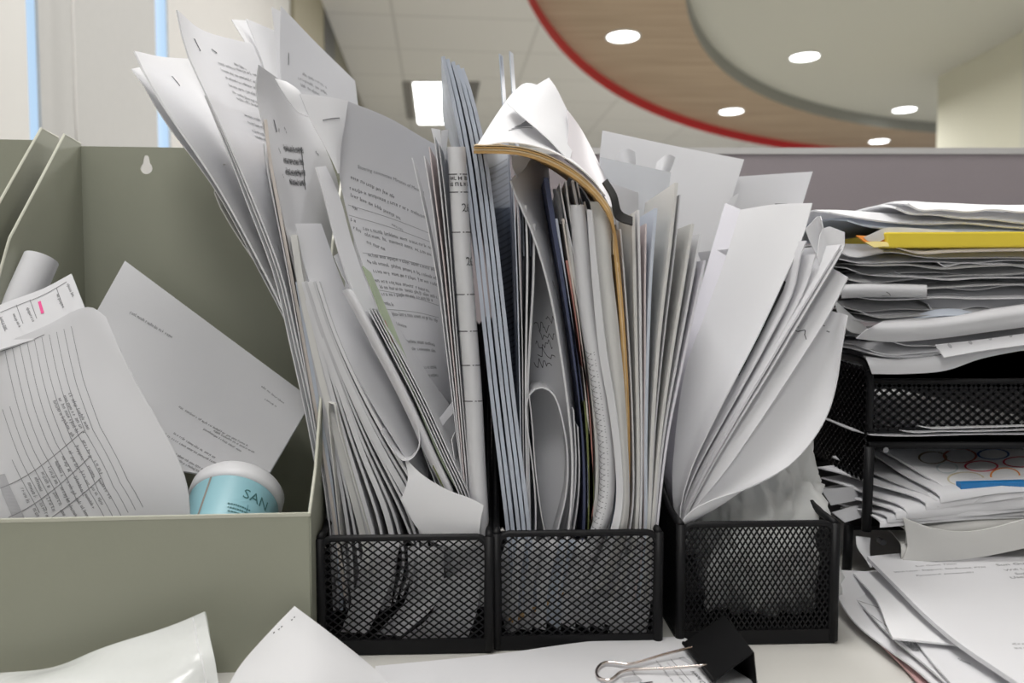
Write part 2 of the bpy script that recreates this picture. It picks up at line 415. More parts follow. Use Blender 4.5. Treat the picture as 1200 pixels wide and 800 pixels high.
def vent(corners, label):
    o = root('ceiling_vent', label, 'air vent'); slab4('backing', corners, CEIL-.004, CEIL-.001, M_VENT, o)
    mb = MB(); (x0,y0),(x1,y1),(x2,y2),(x3,y3) = corners
    for i in range(1, 6):
        t = i/6; mb.bar((x0+(x1-x0)*t, y0+(y1-y0)*t, CEIL-.006), (x3+(x2-x3)*t, y3+(y2-y3)*t, CEIL-.006), .008, .006, (0,0,1))
    mb.build('grille', mat('vent_slat', (0.30,0.29,0.27), .6), o)
vent([(-.865,5.92),(-.80,5.92),(-.93,7.1),(-.995,7.1)], 'narrow dark ceiling vent left of the bright panel light')
vent([(-.43,5.92),(-.25,5.92),(-.38,7.1),(-.56,7.1)], 'dark ceiling vent right of the bright panel light, partly behind the sleeves')

# ================================================================== DESK AND PARTITION
DESKM = mat('desk_laminate', (0.55, 0.54, 0.51), 0.42, noise=0.02, nscale=30)
o = root('office_desk', 'white laminate desk that carries the holders and paper piles', 'desk')
mb = MB(); mb.box((0.14, 0.535, -0.0125), (1.62, 0.85, 0.025)); d = mb.build('desk_top', DESKM, o)
bev = d.modifiers.new('b', 'BEVEL'); bev.width = .004; bev.segments = 3
for x in (-.62, .90):
    mb = MB(); mb.box((x, 0.58, (FZ-.025)/2), (.03, .7, -FZ-.025)); mb.build('side_leg', DESKM, o)
o = root('desk_partition', 'mauve grey fabric desk partition behind the paper piles', 'partition')
M_FAB = mat('partition_fabric', (0.30, 0.265, 0.28), 0.95, noise=0.06, nscale=500, bump=0.1, bscale=700)
PT = P(840, 171.5, .96)[2]
mb = MB(); mb.box((0.58, 0.985, (PT-.008+FZ)/2), (1.46, .03, PT-.008-FZ)); mb.build('fabric_panel', M_FAB, o)
mb = MB(); mb.box((0.58, 0.985, PT-.004), (1.468, .034, .008)); mb.build('top_cap', mat('partition_cap', (0.55,0.54,0.53), .4), o)

# ================================================================== GREY GREEN STEEL FILE BOXES
def extr_curve(name, outline, holes, thick, m, parent, mtx):
    cu = bpy.data.curves.new(name, 'CURVE'); cu.dimensions = '2D'; cu.fill_mode = 'BOTH'; cu.extrude = thick/2
    for poly in [outline] + holes:
        sp = cu.splines.new('POLY'); sp.points.add(len(poly)-1); sp.use_cyclic_u = True
        for q, (x, y) in zip(sp.points, poly): q.co = (x, y, 0, 1)
    ob = bpy.data.objects.new(name, cu); C.objects.link(ob); bpy.context.view_layer.update()
    me = bpy.data.meshes.new_from_object(ob.evaluated_get(bpy.context.evaluated_depsgraph_get()))
    bpy.data.objects.remove(ob); bpy.data.curves.remove(cu)
    me.materials.clear(); me.materials.append(m); me.transform(mtx); me.name = name
    o = bpy.data.objects.new(name, me); C.objects.link(o); o.parent = parent; return o

def file_box(label, loc, rz):
    W, D, Hb, Hf, t = 0.218, 0.195, 0.345, 0.0935, 0.0016
    o = root('file_box', label, 'file box', 'grey green file boxes'); o.location = loc; o.rotation_euler = (0, 0, rz)
    # local: x -W..0 (right side at 0), y 0 front .. D back
    hole = [(-W+.052+.0048*cos(a), Hb-.017+.0048*sin(a)) for a in np.linspace(R(130), R(410), 18)] + [(-W+.052+.0022, Hb-.008), (-W+.052+.0012, Hb-.0065), (-W+.052-.0012, Hb-.0065), (-W+.052-.0022, Hb-.008)]
    MX = Matrix(((1,0,0,0),(0,0,-1,D),(0,1,0,0),(0,0,0,1)))
    extr_curve('back_panel', [(-W,0),(0,0),(0,Hb),(-W,Hb)], [hole], t, OLIVEBOX, o, MX)
    mb = MB(); mb.box((-W/2, 0, Hf/2), (W, t, Hf)); mb.build('front_panel', OLIVEBOX, o)
    mb = MB(); mb.box((-W/2, 0.0, Hf), (W+t, t*1.4, t*1.2)); mb.build('front_edge', BOXEDGE, o)
    side = [(0,0),(D,0),(D,Hb+.002),(D-.024,Hb+.004),(D-.10,.262),(.02,Hf+.022),(0,Hf)]
    for x, nm in ((-W, 'side_panel'), (0, 'side_panel')):
        S = Matrix(((0,0,1,x),(1,0,0,0),(0,1,0,0),(0,0,0,1)))
        if x == 0: pr = [(0,0),(D,0),(D,Hb*.55),(.06,Hf+.01),(0,Hf)]; pr = side
        else: pr = side
        sp = extr_curve(nm, pr, [], t, OLIVEBOX, o, S)
        mb = MB(); mb.tube([(x, a, b) for a, b in pr[2:]], .0010, 6); mb.build('pale_edge', BOXEDGE, sp)  # edges drawn paler than the panels
    mb = MB(); mb.box((-W/2, D/2, t/2), (W, D, t)); mb.build('bottom_panel', OLIVEBOX, o)
    return o
fb_p = P(362.5, 605, 0.43)
BOXR = R(4.2)
file_box('grey green steel file box with a keyhole, holding loose sheets and a cup', (fb_p[0], 0.43, 0), BOXR)
file_box('second grey green file box at the left edge, behind the keyhole box side', (fb_p[0]-.2340*cos(BOXR), 0.43-.2340*sin(BOXR)-.002, 0.004), BOXR)

# ---- contents of the box
GROUP[0] = 'loose sheets in the keyhole box'
s = sheet('letter_sheet', 'large letter sheet lying tilted across the keyhole box, short typed lines', [
    ([(147, 306, .582), (94, 400, .555), (20, 520, .50)], None),
    ([(366, 469, .565), (337, 519, .54), (308, 568, .515)], None)], th=.0022, n=16, mm=24)
s.o.data.materials[0] = WHITE
i = Ink(s)
def uv_of(sh, px, py):
    """(u, v) of the spot on a sheet that shows at a photo position."""
    def proj(q):
        dz = q[..., 2] - H; dep = q[..., 1]*cos(PITCH) - dz*sin(PITCH); up = q[..., 1]*sin(PITCH) + dz*cos(PITCH)
        return 600 + F*q[..., 0]/dep, 400 - F*up/dep
    if not hasattr(sh, 'pj'): sh.pj = proj(sh.g)
    A, B = sh.pj; e = (A-px)**2 + (B-py)**2; k = np.unravel_index(np.argmin(e), e.shape)
    u, v = k[0]/(sh.mm-1), k[1]/(sh.n-1); du, dv = 1/(sh.mm-1), 1/(sh.n-1)
    for _ in range(4):
        best = None
        for a in np.linspace(max(0, u-du), min(1, u+du), 9):
            for c in np.linspace(max(0, v-dv), min(1, v+dv), 9):
                X, Y = proj(sh.at(a, c)); d = (X-px)**2 + (Y-py)**2
                if best is None or d < best[0]: best = (d, a, c)
        _, u, v = best; du /= 3.5; dv /= 3.5
    return u, v
def D(px, py, z):
    """The point at height z above the desk that shows at a photo position."""
    r = P(px, py, 1.0) - EYE
    return EYE + r * ((z - H) / r[2])
def words_px(ink, x0, y0, x1, y1, size, seed):
    u0, v0 = uv_of(ink.s, x0, y0); u1, v1 = uv_of(ink.s, x1, y1)
    dx = (u1-u0)*ink.s.W; dy = (v1-v0)*ink.s.Hh
    ink.words(u0, v0, sqrt(dx*dx+dy*dy), size, -atan2(dy, dx), seed)
def line_px(ink, x0, y0, x1, y1, w=.0003):
    u0, v0 = uv_of(ink.s, x0, y0); u1, v1 = uv_of(ink.s, x1, y1); ink.line(u0, v0, u1, v1, w)
def text_px(ink, x0, y0, x1, y1, t):
    """Lettering fitted between two photo positions on the sheet."""
    u0, v0 = uv_of(ink.s, x0, y0); u1, v1 = uv_of(ink.s, x1, y1)
    dx = (u1-u0)*ink.s.W; dy = (v1-v0)*ink.s.Hh; L = sqrt(dx*dx+dy*dy)
    p, f = glyphs(t, 1.0); w = max(a for a, b in p)
    ink.put(u0, v0, [(a*L/w, b*L/w) for a, b in p], f, -atan2(dy, dx))
for k_, (a, b, c, d) in enumerate([(152,367,201,396),(209,477,288,522),(238,503,282,529),(178,500,262,548),(203,508,250,536),(188,522,240,552),(200,535,232,553),(250,505,296,530),(306,453,331,472),(310,468,322,476)]):
    words_px(i, a, b, c, d, .0026, k_)
i.done('lettering', INKG)

s = sheet('form_sheet', 'form sheet with a pink mark, its top edge above the table sheet', [
    ([(-6, 360, .482), (20, 350, .486), (50, 339, .49), (84, 321, .495)], None),
    ([(-6, 412, .462), (20, 404, .466), (60, 392, .47), (104, 372, .475)], None)], th=.0010, n=20, mm=8)
i = Ink(s)
line_px(i, 0, 366, 78, 330, .0005)
for a, b in ((-2, 366), (19, 357), (35, 351), (66, 337)):
    line_px(i, a, b, a+8, b+22, .0004)
for k_, (a, b) in enumerate([(2, 371), (17, 367), (33, 360), (68, 344), (80, 332)]): words_px(i, a, b, a+7, b+15, .0025, k_+40)
i.done('lettering', INKG)
i = Ink(s); line_px(i, 46, 353, 50, 367, .0019); i.done('pink_mark', mat('marker_pink', (0.75, 0.08, 0.28), .6))

s = sheet('table_sheet', 'wavy sheet printed with a ruled table, front left of the keyhole box', [
    ([(-14, 408, .468), (-12, 510, .455), (-10, 640, .436)], None),
    ([(12, 399, .468), (24, 480, .456), (32, 650, .437)], None),
    ([(55, 380, .470), (80, 470, .458), (90, 650, .440)], None),
    ([(106, 360, .473), (140, 450, .463), (185, 560, .450), (190, 650, .441)], None),
    ([(124, 372, .474), (155, 440, .464), (218, 562, .449), (224, 645, .441)], None)], th=.0008, n=26, mm=26, wave=.0009)
i = Ink(s)
line_px(i, 0, 412, 52, 392, .0005)
for k_ in range(-3, 10):
    x0, y0 = 6 + k_*8.6, 411 - k_*3.2
    pts = [(x0, y0), (x0+14, y0+62), (x0+34, y0+118), (x0+66, y0+180), (x0+84, y0+212)]
    pts = [q for q in pts if q[0] > 1 and q[1] < 612]
    for q, w_ in zip(pts, pts[1:]): line_px(i, *q, *w_, .00035)
for a, b, c, d in ((0, 572, 96, 506), (10, 606, 106, 534), (52, 612, 118, 560)): line_px(i, a, b, c, d, .0005)
for k_ in range(10):
    words_px(i, 24+k_*8, 572-k_*6.2, 32+k_*8, 590-k_*6.2, .0028, k_+60)
    words_px(i, 38+k_*8, 596-k_*6.2, 46+k_*8, 612-k_*6.2, .0028, k_+80)
    if k_ < 6: words_px(i, 70+k_*9, 598-k_*7, 82+k_*9, 618-k_*7, .0025, k_+100)
for k_ in range(4): words_px(i, 62+k_*6, 470-k_*3, 84+k_*6, 512-k_*3, .003, k_+120)
i.done('lettering', INKG)
i = Ink(s)
u0, v0 = uv_of(s, 0, 556); u1, v1 = uv_of(s, 24, 612); i.line(u0, v0, u1, v1, .006); i.done('grey_band', INKL)

# rolled sheet
o = root('paper_roll', 'loosely rolled blank sheet leaning in the left corner of the keyhole box', 'paper')
a, b = P(48, 303, .522), P(4, 400, .494)
ax = (b-a)/np.linalg.norm(b-a); e1 = np.cross(ax, [0,1,0]); e1 /= np.linalg.norm(e1); e2 = np.cross(ax, e1)
rr = []
for k_ in range(40):
    th_ = k_/39*2*pi*1.6 - .6; r_ = .0112 - .0020*k_/39
    off = r_*(cos(th_)*e1 + sin(th_)*e2)
    rr.append([a+off, (a+b)/2+off, b+off])
rs = Sheet('sheet', None, [ [q[0] for q in rr], [q[1] for q in rr], [q[2] for q in rr] ], th=.0004, m=WHITE, n=60, mm=6, parent=o)

# the cup
o = root('snack_cup', 'turquoise labelled cup with a white lid tilted back in the keyhole box', 'cup')
cc = P(262, 628, .478)
axis = np.array([-0.05, .84, .50]); axis /= np.linalg.norm(axis)
ex = np.cross(axis, [0,0,1]); ex /= np.linalg.norm(ex); ey = np.cross(ex, axis)   # ey up side
def lathe(prof, name, m, parent, k=48, a0=0, a1=2*pi):
    vs = []; fs = []; n = len(prof); full = abs(a1-a0-2*pi) < 1e-6; kk = k if full else k+1
    for j in range(kk):
        a = a0 + (a1-a0)*j/k; d = cos(a)*ex + sin(a)*ey
        vs += [cc + axis*h + d*r for r, h in prof]
    for j in range(k):
        b = ((j+1) % kk)*n
        for q in range(n-1): fs.append((j*n+q, j*n+q+1, b+q+1, b+q))
    return link(name, vs, fs, m, parent, True)
CUPW = mat('cup_white', (0.80, 0.80, 0.82), .35); CUPL = mat('cup_turquoise', (0.30, 0.55, 0.62), .4)
lathe([(0, -.035), (.024, -.035), (.025, -.034), (.0293, .030)], 'body', CUPW, o)
lathe([(.0262, -.030), (.0297, .026)], 'label_band', CUPL, o, 40, R(-28), R(150))
lathe([(.0297, .026), (.0312, .027), (.0316, .030), (.0316, .037), (.0300, .0395), (.0, .0395)], 'lid', CUPW, o)
lathe([(.0265, -.030), (.02995, .0262)], 'label_seam', mat('seam_brown', (.30,.27,.24), .5), o, 2, R(108), R(111))
txt, tf = glyphs('SAN', .0105)
def on_cup(pts, a_start, h0):
    out = []
    for x, y in pts:
        h = h0 + y; r = .0297 + (h-.026)*(.0035/.056) + .0003; a = R(a_start) - x/r; d = cos(a)*ex + sin(a)*ey; out.append(cc + axis*h + d*r)
    return out
link('lettering', on_cup(txt, 62, .010), tf, mat('ink_teal', (.05,.16,.17), .5), o)
mb = MB()
for k_ in range(5):
    x = 0; r_ = random.Random(k_)
    while x < .014:
        w = r_.uniform(.0006, .0016); q = on_cup([(x,0),(x+w,0),(x+w,.0011),(x,.0011)], 76-k_*1.5, .002-k_*.0028); mb.add(q, [(0,1,2,3)]); x += w+.0004
mb.build('lettering', mat('ink_teal', (.05,.16,.17), .5), o)
q = on_cup([(0,0),(.016,-.002),(.016,-.020),(.002,-.020)], 52, .006); link('label_mark', q, [(0,1,2,3)], mat('label_teal', (.20,.42,.50), .5), o)

# ---- in front of the box
GROUP[0] = None
s = sheet('plastic_bag', 'crumpled clear plastic bag lying in front of the keyhole box', [
    ([(-60, 800, .40), (-50, 830, .37), (-40, 900, .36)], None),
    ([(60, 783, .40), (70, 815, .37), (70, 900, .355)], None),
    ([(112, 764, .402), (125, 805, .375), (130, 900, .355)], None),
    ([(175, 742, .403), (190, 790, .38), (195, 900, .36)], None),
    ([(238, 716, .405), (250, 765, .392), (262, 840, .375)], None)], th=.0016, m=BAG, n=30, mm=40, wave=.0020, cat='plastic bag')
i = Ink(s); u0, v0 = uv_of(s, 226, 724); u1, v1 = uv_of(s, 243, 810); i.line(u0, v0, u1, v1, .0006); i.done('heat_seal', BRIGHT)
s = sheet('blank_sheet', 'blank white sheet with ink dots, corner raised before the left holder', [
    ([(345, 710, .418), (318, 738, .405), (280, 782, .395), (255, 830, .38)], None),
    ([(378, 735, .415), (370, 770, .395), (350, 830, .37)], None),
    ([(420, 768, .415), (450, 795, .405), (480, 840, .395)], None)], th=.0005, m=BRIGHT, n=20, mm=20)
i = Ink(s)
for a, b in ((345, 723), (342, 726), (330, 734), (327, 737), (321, 741)):
    u, v = uv_of(s, a, b); i.quad(u, v, -.0004, -.0004, .0004, .0004)
i.done('ink_dot', INK)
s = Sheet('flat_sheet', 'white sheets lying flat under the black binder clip', [
    [D(440, 783, .0035), D(580, 769, .0035), D(700, 753, .004), D(800, 748, .004)],
    [D(430, 850, .0035), D(600, 860, .0035), D(760, 860, .004), D(915, 822, .004)]], th=.0030, m=WHITE, n=26, mm=12)
i = Ink(s)
for k_, (a, b, c, d) in enumerate([(783,776,802,798),(775,780,790,799),(742,786,752,799),(770,774,776,781)]): words_px(i, a, b, c, d, .002, k_+200)
line_px(i, 786, 772, 810, 799, .0004)
i.done('lettering', INKG)
i = Ink(s)
text_px(i, 763, 797, 769, 803, 'F'); text_px(i, 814, 786, 827, 800, 'Hotel C')
i.done('lettering', INK)
i = Ink(s); line_px(i, 729, 797, 750, 794, .005); i.done('grey_block', INKL)
i = Ink(s); line_px(i, 798, 770, 812, 778, .004); i.done('grey_block', INKL)

# binder clip
o = root('binder_clip', 'black binder clip with chrome handles gripping the flat sheets', 'clip')
j0, j1 = D(801, 753, .0095), D(837, 798, .0095)        # mouth edge
t0, t1 = D(849, 721, .026), D(883, 764, .026)          # spine top
b0, b1 = t0 + np.array([.003, .001, -.0235]), t1 + np.array([.003, .001, -.0235])
nn = 6
mb = MB()
def plate(q, t=.0007):
    q = [np.array(v) for v in q]; n = np.cross(q[1]-q[0], q[3]-q[0]); n /= np.linalg.norm(n); n *= t/2
    mb.hexa([v-n for v in q] + [v+n for v in q])
plate([j0, j1, t1, t0]); mb.build('upper_jaw', CLIPB, o); mb = MB()
plate([t0, t1, b1, b0]); mb.build('spine', CLIPB, o); mb = MB()
k0, k1 = j0 * [1,1,0], j1 * [1,1,0]
plate([k0+[0,0,.001], k1+[0,0,.001], b1, b0]); mb.build('lower_jaw', CLIPB, o)
mb = MB(); mb.tube([j0, j1], .0012, 8); mb.build('jaw_roll', CLIPB, o, True)
def clip_wire(pts, Ys): return catmull([P(a, b, y) for (a, b), y in zip(pts, Ys)], 40)
hw = [(816,757),(780,766),(735,778),(722,776),(708,776),(699,785),(702,794),(714,797),(726,788),(735,785),(790,782),(830,779)]
mb = MB(); mb.tube(catmull([D(a, c, z) for (a, c), z in zip(hw, [.011,.0095,.008,.008,.0075,.0072,.0072,.0075,.008,.008,.0095,.011])], 48), .00085, 8); mb.build('handle', CHROME, o, True)

GROUP[0] = None
# ================================================================== MESH HOLDERS
def clip_segments(poly, a, b):
    """Pieces of segment a-b inside a 2-D polygon."""
    ts = [0.0, 1.0]; n = len(poly); d = (b[0]-a[0], b[1]-a[1])
    for i in range(n):
        p, q = poly[i], poly[(i+1) % n]; e = (q[0]-p[0], q[1]-p[1]); den = d[0]*e[1]-d[1]*e[0]
        if abs(den) < 1e-12: continue
        t = ((p[0]-a[0])*e[1]-(p[1]-a[1])*e[0])/den; s = ((p[0]-a[0])*d[1]-(p[1]-a[1])*d[0])/den
        if -1e-9 <= s <= 1+1e-9 and 0 < t < 1: ts.append(t)
    ts.sort(); out = []
    for t0, t1 in zip(ts, ts[1:]):
        if t1-t0 < 1e-6: continue
        m = (a[0]+d[0]*(t0+t1)/2, a[1]+d[1]*(t0+t1)/2); c = False
        for i in range(n):
            p, q = poly[i], poly[(i+1) % n]
            if (p[1] > m[1]) != (q[1] > m[1]) and m[0] < (q[0]-p[0])*(m[1]-p[1])/(q[1]-p[1])+p[0]: c = not c
        if c: out.append(((a[0]+d[0]*t0, a[1]+d[1]*t0), (a[0]+d[0]*t1, a[1]+d[1]*t1)))
    return out

def lattice(mb, poly, cw, ch, w, t, M):
    """Expanded-metal pattern: diamonds cw x ch filling a 2-D polygon, placed by M(x, y) -> point, with normal."""
    xs = [p[0] for p in poly]; ys = [p[1] for p in poly]; x0, x1, y0, y1 = min(xs), max(xs), min(ys), max(ys)
    n = np.cross(M(1,0)-M(0,0), M(0,1)-M(0,0)); n /= np.linalg.norm(n); Hh = y1-y0; run = Hh*cw/ch
    k = int((x1-x0+run)/cw)+2
    for i in range(k):
        x = x0 - run + i*cw
        for a, b in (((x, y0), (x+run, y1)), ((x+run, y0), (x, y1))):
            for p, q in clip_segments(poly, a, b): mb.bar(M(*p), M(*q), w, t, n)

def holder(label, fl, fr, depth, hl, hb, cell, strand, rz=None):
    """fl, fr: front bottom corners on the desk."""
    o = root('mesh_file_holder', label, 'file holder', 'black mesh file holders')
    fl = np.array(fl); fr = np.array(fr); ux = fr-fl; W = np.linalg.norm(ux); ux /= W; uy = np.array([-ux[1], ux[0], 0]); uz = np.array([0,0,1.0])
    Lc = lambda x, y, z: fl + ux*x + uy*y + uz*z
    r = .0021
    mb = MB(); lattice(mb, [(.002,.008),(W-.002,.008),(W-.002,hl),(.002,hl)], cell[0], cell[1], strand, .0008, lambda a, b: Lc(a, 0, b)); mb.build('front_mesh', BLACK, o)
    mb = MB(); mb.box((0,0,0), (0,0,0)) if False else None
    mb.hexa([Lc(0,-.0012,.0005), Lc(W,-.0012,.0005), Lc(W,.0012,.0005), Lc(0,.0012,.0005), Lc(0,-.0012,.0095), Lc(W,-.0012,.0095), Lc(W,.0012,.0095), Lc(0,.0012,.0095)]); mb.build('front_base_strip', BLACK, o)
    c = .006; mb = MB()
    mb.tube(catmull([Lc(r, 0, .003), Lc(r, 0, hl*.5), Lc(r, 0, hl-c), Lc(r+.0018, 0, hl-.0018), Lc(c+r, 0, hl)], 30).tolist() + [Lc(W/2,0,hl)] + catmull([Lc(W-c-r, 0, hl), Lc(W-r-.0018, 0, hl-.0018), Lc(W-r, 0, hl-c), Lc(W-r, 0, hl*.5), Lc(W-r, 0, .003)], 30).tolist(), r, 10)
    mb.build('front_rim', BLACK, o, True)
    prof = [(0,.003),(depth,.003),(depth,hb),(depth*.72,hb),(depth*.42,hl+.045),(.03,hl+.003),(0,hl)]
    for x in (.0008, W-.0008):
        mb = MB(); lattice(mb, prof, cell[0]*1.25, cell[1]*1.25, strand*3.3, .0008, lambda a, b: Lc(x, a, b)); sd = mb.build('side_mesh', BLACK, o)
        mb = MB(); top = catmull([Lc(x, *q) for q in prof[2:][::-1]], 30); mb.tube(top, .0024, 8); mb.build('side_rim', BLACK, sd, True)
        mb = MB(); mb.tube([Lc(x, 0, .002), Lc(x, 0, hl)], .0031, 10); mb.build('corner_post', BLACK, o, True)
    mb = MB(); lattice(mb, [(0,.004),(W,.004),(W,hb),(0,hb)], .008, .006, .0046, .0008, lambda a, b: Lc(a, depth, b)); mb.build('back_mesh', BLACK, o)
    mb = MB(); mb.hexa([Lc(0,0,.001), Lc(W,0,.001), Lc(W,depth,.001), Lc(0,depth,.001), Lc(0,0,.0028), Lc(W,0,.0028), Lc(W,depth,.0028), Lc(0,depth,.0028)]); mb.build('base_plate', BLACK, o)
    return o
def onz0(px, Y): q = P(px, 400, Y); q = np.array([(px-600)/F*(Y*cos(PITCH)+H*sin(PITCH)), Y, 0]); return q
HD = .235
holder('black mesh file holder nearest the grey green box, left of three', onz0(375, .4465), onz0(575, .4505), HD, .0735, .20, (.0062, .0047), .00085)
holder('black mesh file holder in the middle, packed with upright bundles and sleeves', onz0(580.5, .4535), onz0(772, .4570), HD, .0743, .20, (.0062, .0047), .00085)
holder('black mesh file holder with a white bag inside, beside the letter trays', onz0(795, .4600), onz0(977, .4640), HD, .0780, .20, (.0036, .0060), .0009)
# ================================================================== PAPERS IN THE LEFT HOLDER
GROUP[0] = 'papers in the left holder'
def shift(pts, dx, dy=0): return [(p[0]+dx, p[1]+dy) for p in pts]

# rearmost tall documents
s = sheet('stapled_document', 'tall stapled document leaning furthest left above the keyhole box, blank with one staple', [
    ([(157,60),(168,84),(195,130),(250,210),(300,300),(340,385),(362,470),(376,560),(392,690)], (.50,.485)),
    ([(190,67),(205,95),(240,150),(290,235),(335,330),(365,420),(385,520),(400,690)], (.56,.56)),
    ([(222,69),(238,100),(275,170),(320,260),(360,370),(390,470),(405,560),(420,680)], (.62,.62))], th=.0012, m=BRIGHT, mm=14)
u, v = uv_of(s, 206, 95); staple(s, u, v, -1.0)
s = sheet('stapled_document', 'second copy behind the leftmost document, only its folded white tip showing', [
    ([(154,81),(163,92),(190,138),(252,222),(305,320),(345,400),(366,480),(384,690)], (.515,.505)),
    ([(163,79),(180,105),(215,150),(275,235),(325,330),(362,420),(380,500),(398,680)], (.56,.56))], th=.0006, m=BRIGHT)
s = sheet('cream_sheet', 'cream sheet bowing out left between the keyhole box and the tall documents', [
    ([(262,192),(251,210),(251,226),(263,252),(285,287),(302,312),(330,362),(352,430),(368,500),(384,690)], (.545,.50)),
    ([(280,192),(290,215),(305,250),(325,290),(345,340),(365,400),(380,450),(396,680)], (.63,.6))], th=.0008, m=CREAM)
# tall text document
A2L = [(207,12),(217,58),(240,108),(270,172),(300,242),(330,322),(348,400),(366,480),(385,580),(405,690)]
for k_, dx in enumerate((-9, -4)):
    q = [(240, 112)] + [(p[0]+dx*min(1, (p[1]-100)/120), p[1]) for p in A2L[3:]]
    sheet('document_page', ['outer loose page on the left of the tall typed document', 'inner loose page on the left of the tall typed document'][k_], [(q, (.488-.002*k_, .478)), ([(p[0]+14, p[1]+2) for p in q], (.505, .495))], th=.0008, m=WHITE, mm=6)
s = sheet('stapled_document', 'tall typed document, stapled, its text block sloping down to the right', [
    (A2L, (.485,.475)),
    ([(240,37),(262,85),(290,145),(318,215),(342,290),(362,370),(378,450),(400,560),(425,690)], (.55,.53)),
    ([(296,52),(306,76),(322,130),(345,200),(365,280),(385,370),(402,450),(420,560),(440,680)], (.61,.6))], th=.0010, m=WHITE, mm=20)
i = Ink(s)
for k_, (a, b, c, d) in enumerate([(275,76,288,82),(257,75,302,90),(260,83,304,99),(265,92,306,107),(269,101,308,115),(273,109,311,125),(278,117,312,130),(287,136,310,144),(290,145,314,153),(296,154,316,162),(300,161,318,168)]): words_px(i, a, b, c, d, .0035, k_+300)
i.done('lettering', INKG)
u, v = uv_of(s, 230, 53); staple(s, u, v, -1.1)
u, v = uv_of(s, 251, 60); staple(s, u, v, -.3, .006)
# small white pieces behind
sheet('white_slip', 'small bent white slip peeking up behind the tall typed document', [
    ([(271,23),(283,42),(298,72),(318,130),(340,220),(370,400),(400,660)], .64), ([(289,24),(297,45),(308,72),(330,130),(355,220),(385,400),(415,660)], .66)], th=.0006, m=BRIGHT)
sheet('white_slip', 'white sheet with a faint print behind the slip and the staple document', [
    ([(288,22),(303,60),(318,110),(345,220),(385,420),(410,650)], .65), ([(322,36),(326,85),(335,130),(365,230),(400,420),(425,650)], .67)], th=.0006, m=BRIGHT)
# right hand tall sheet
s = sheet('stapled_document', 'tall blank grey document at the back with a few printed lines and a staple', [
    ([(329,7),(328,60),(332,120),(350,200),(385,350),(420,500),(440,640)], .64), ([(366,46),(370,90),(380,140),(400,230),(440,400),(470,560),(480,640)], .655),
    ([(416,95),(420,128),(428,170),(455,260),(500,420),(530,560),(535,640)], .67)], th=.0012, m=WHITE, mm=16)
i = Ink(s)
for k_, (a, b, c, d) in enumerate([(355,88,382,103),(350,93,384,111),(353,101,374,112)]): words_px(i, a, b, c, d, .0035, k_+330)
i.done('lettering', INKG); u, v = uv_of(s, 338, 69); staple(s, u, v, 1.5, .010)
sheet('document_page', 'narrow page edge just left of the tall grey back document', [
    ([(318,8),(322,40),(325,90),(335,160),(380,380),(415,640)], .655), ([(330,14),(333,50),(338,100),(350,170),(390,380),(425,640)], .66)], th=.0006, m=BRIGHT)
# form with dark text block, its shade put into the grey paper colour
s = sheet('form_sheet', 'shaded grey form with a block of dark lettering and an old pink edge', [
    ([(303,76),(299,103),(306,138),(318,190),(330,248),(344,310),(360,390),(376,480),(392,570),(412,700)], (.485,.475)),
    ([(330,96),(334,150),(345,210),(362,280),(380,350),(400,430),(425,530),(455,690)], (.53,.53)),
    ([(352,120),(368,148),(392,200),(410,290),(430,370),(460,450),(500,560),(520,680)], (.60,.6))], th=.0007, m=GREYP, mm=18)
i = Ink(s)
for k_, (y, x0, x1) in enumerate([(176,333,355),(190,333,356),(203,336,357),(215,340,358)]):
    for q in range(3): words_px(i, x0, y-2+q*1.5, x1, y+q*1.5, .0042, k_*3+q+340)
line_px(i, 353, 172, 358, 222, .0012); words_px(i, 370, 178, 374, 184, .003, 355)
for a, b in ((327,175),(331,205),(333,150),(326,150)): words_px(i, a, b, a+2, b+5, .003, int(a))
i.done('lettering', INK); u, v = uv_of(s, 320, 148); staple(s, u, v, -1.3, .008)
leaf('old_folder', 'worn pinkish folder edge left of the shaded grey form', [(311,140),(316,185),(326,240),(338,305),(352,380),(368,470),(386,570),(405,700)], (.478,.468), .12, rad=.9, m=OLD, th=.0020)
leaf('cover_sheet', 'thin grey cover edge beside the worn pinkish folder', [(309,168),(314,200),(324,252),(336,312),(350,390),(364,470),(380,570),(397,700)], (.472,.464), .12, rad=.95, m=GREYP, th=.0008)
# folded corner with staple and the minutes
s = sheet('folded_corner_sheet', 'bright folded sheet corner with a staple above the typed minutes', [
    ([(351,110),(366,145),(381,172),(393,196),(396,203)], (.497,.50)), ([(380,113),(388,145),(393,175),(397,203)], (.505,.502)), ([(408,118),(404,145),(399,175),(398,203)], (.515,.503))], th=.0005, m=BRIGHT, mm=12)
u, v = uv_of(s, 388, 139); staple(s, u, v, .35, .009)
sheet('white_slip', 'crumpled white strip along the top of the shaded grey form', [
    ([(322,92),(338,118),(348,131),(361,137)], (.49,.497)), ([(336,96),(352,108),(358,125),(363,137)], (.50,.498))], th=.0005, m=BRIGHT, n=10, mm=6)
s = sheet('minutes_sheet', 'sheet of typed committee minutes facing the front, lines sloping right', [
    ([(406,118),(397,196),(403,232),(418,290),(440,350),(465,412),(492,470),(520,540),(540,600)], (.515,.50)),
    ([(455,138),(455,220),(466,290),(482,350),(498,410),(512,470),(528,540),(545,600)], (.545,.535)),
    ([(500,164),(506,230),(516,300),(523,370),(528,430),(528,490),(535,550),(550,600)], (.575,.565)),
    ([(535,182),(540,240),(548,310),(552,380),(554,440),(553,490),(552,550),(555,600)], (.60,.59))], th=.0007, m=WHITE, mm=26)
i = Ink(s)
text_px(i, 419, 197, 497, 227, 'Steering committee Minutes of Meeting')
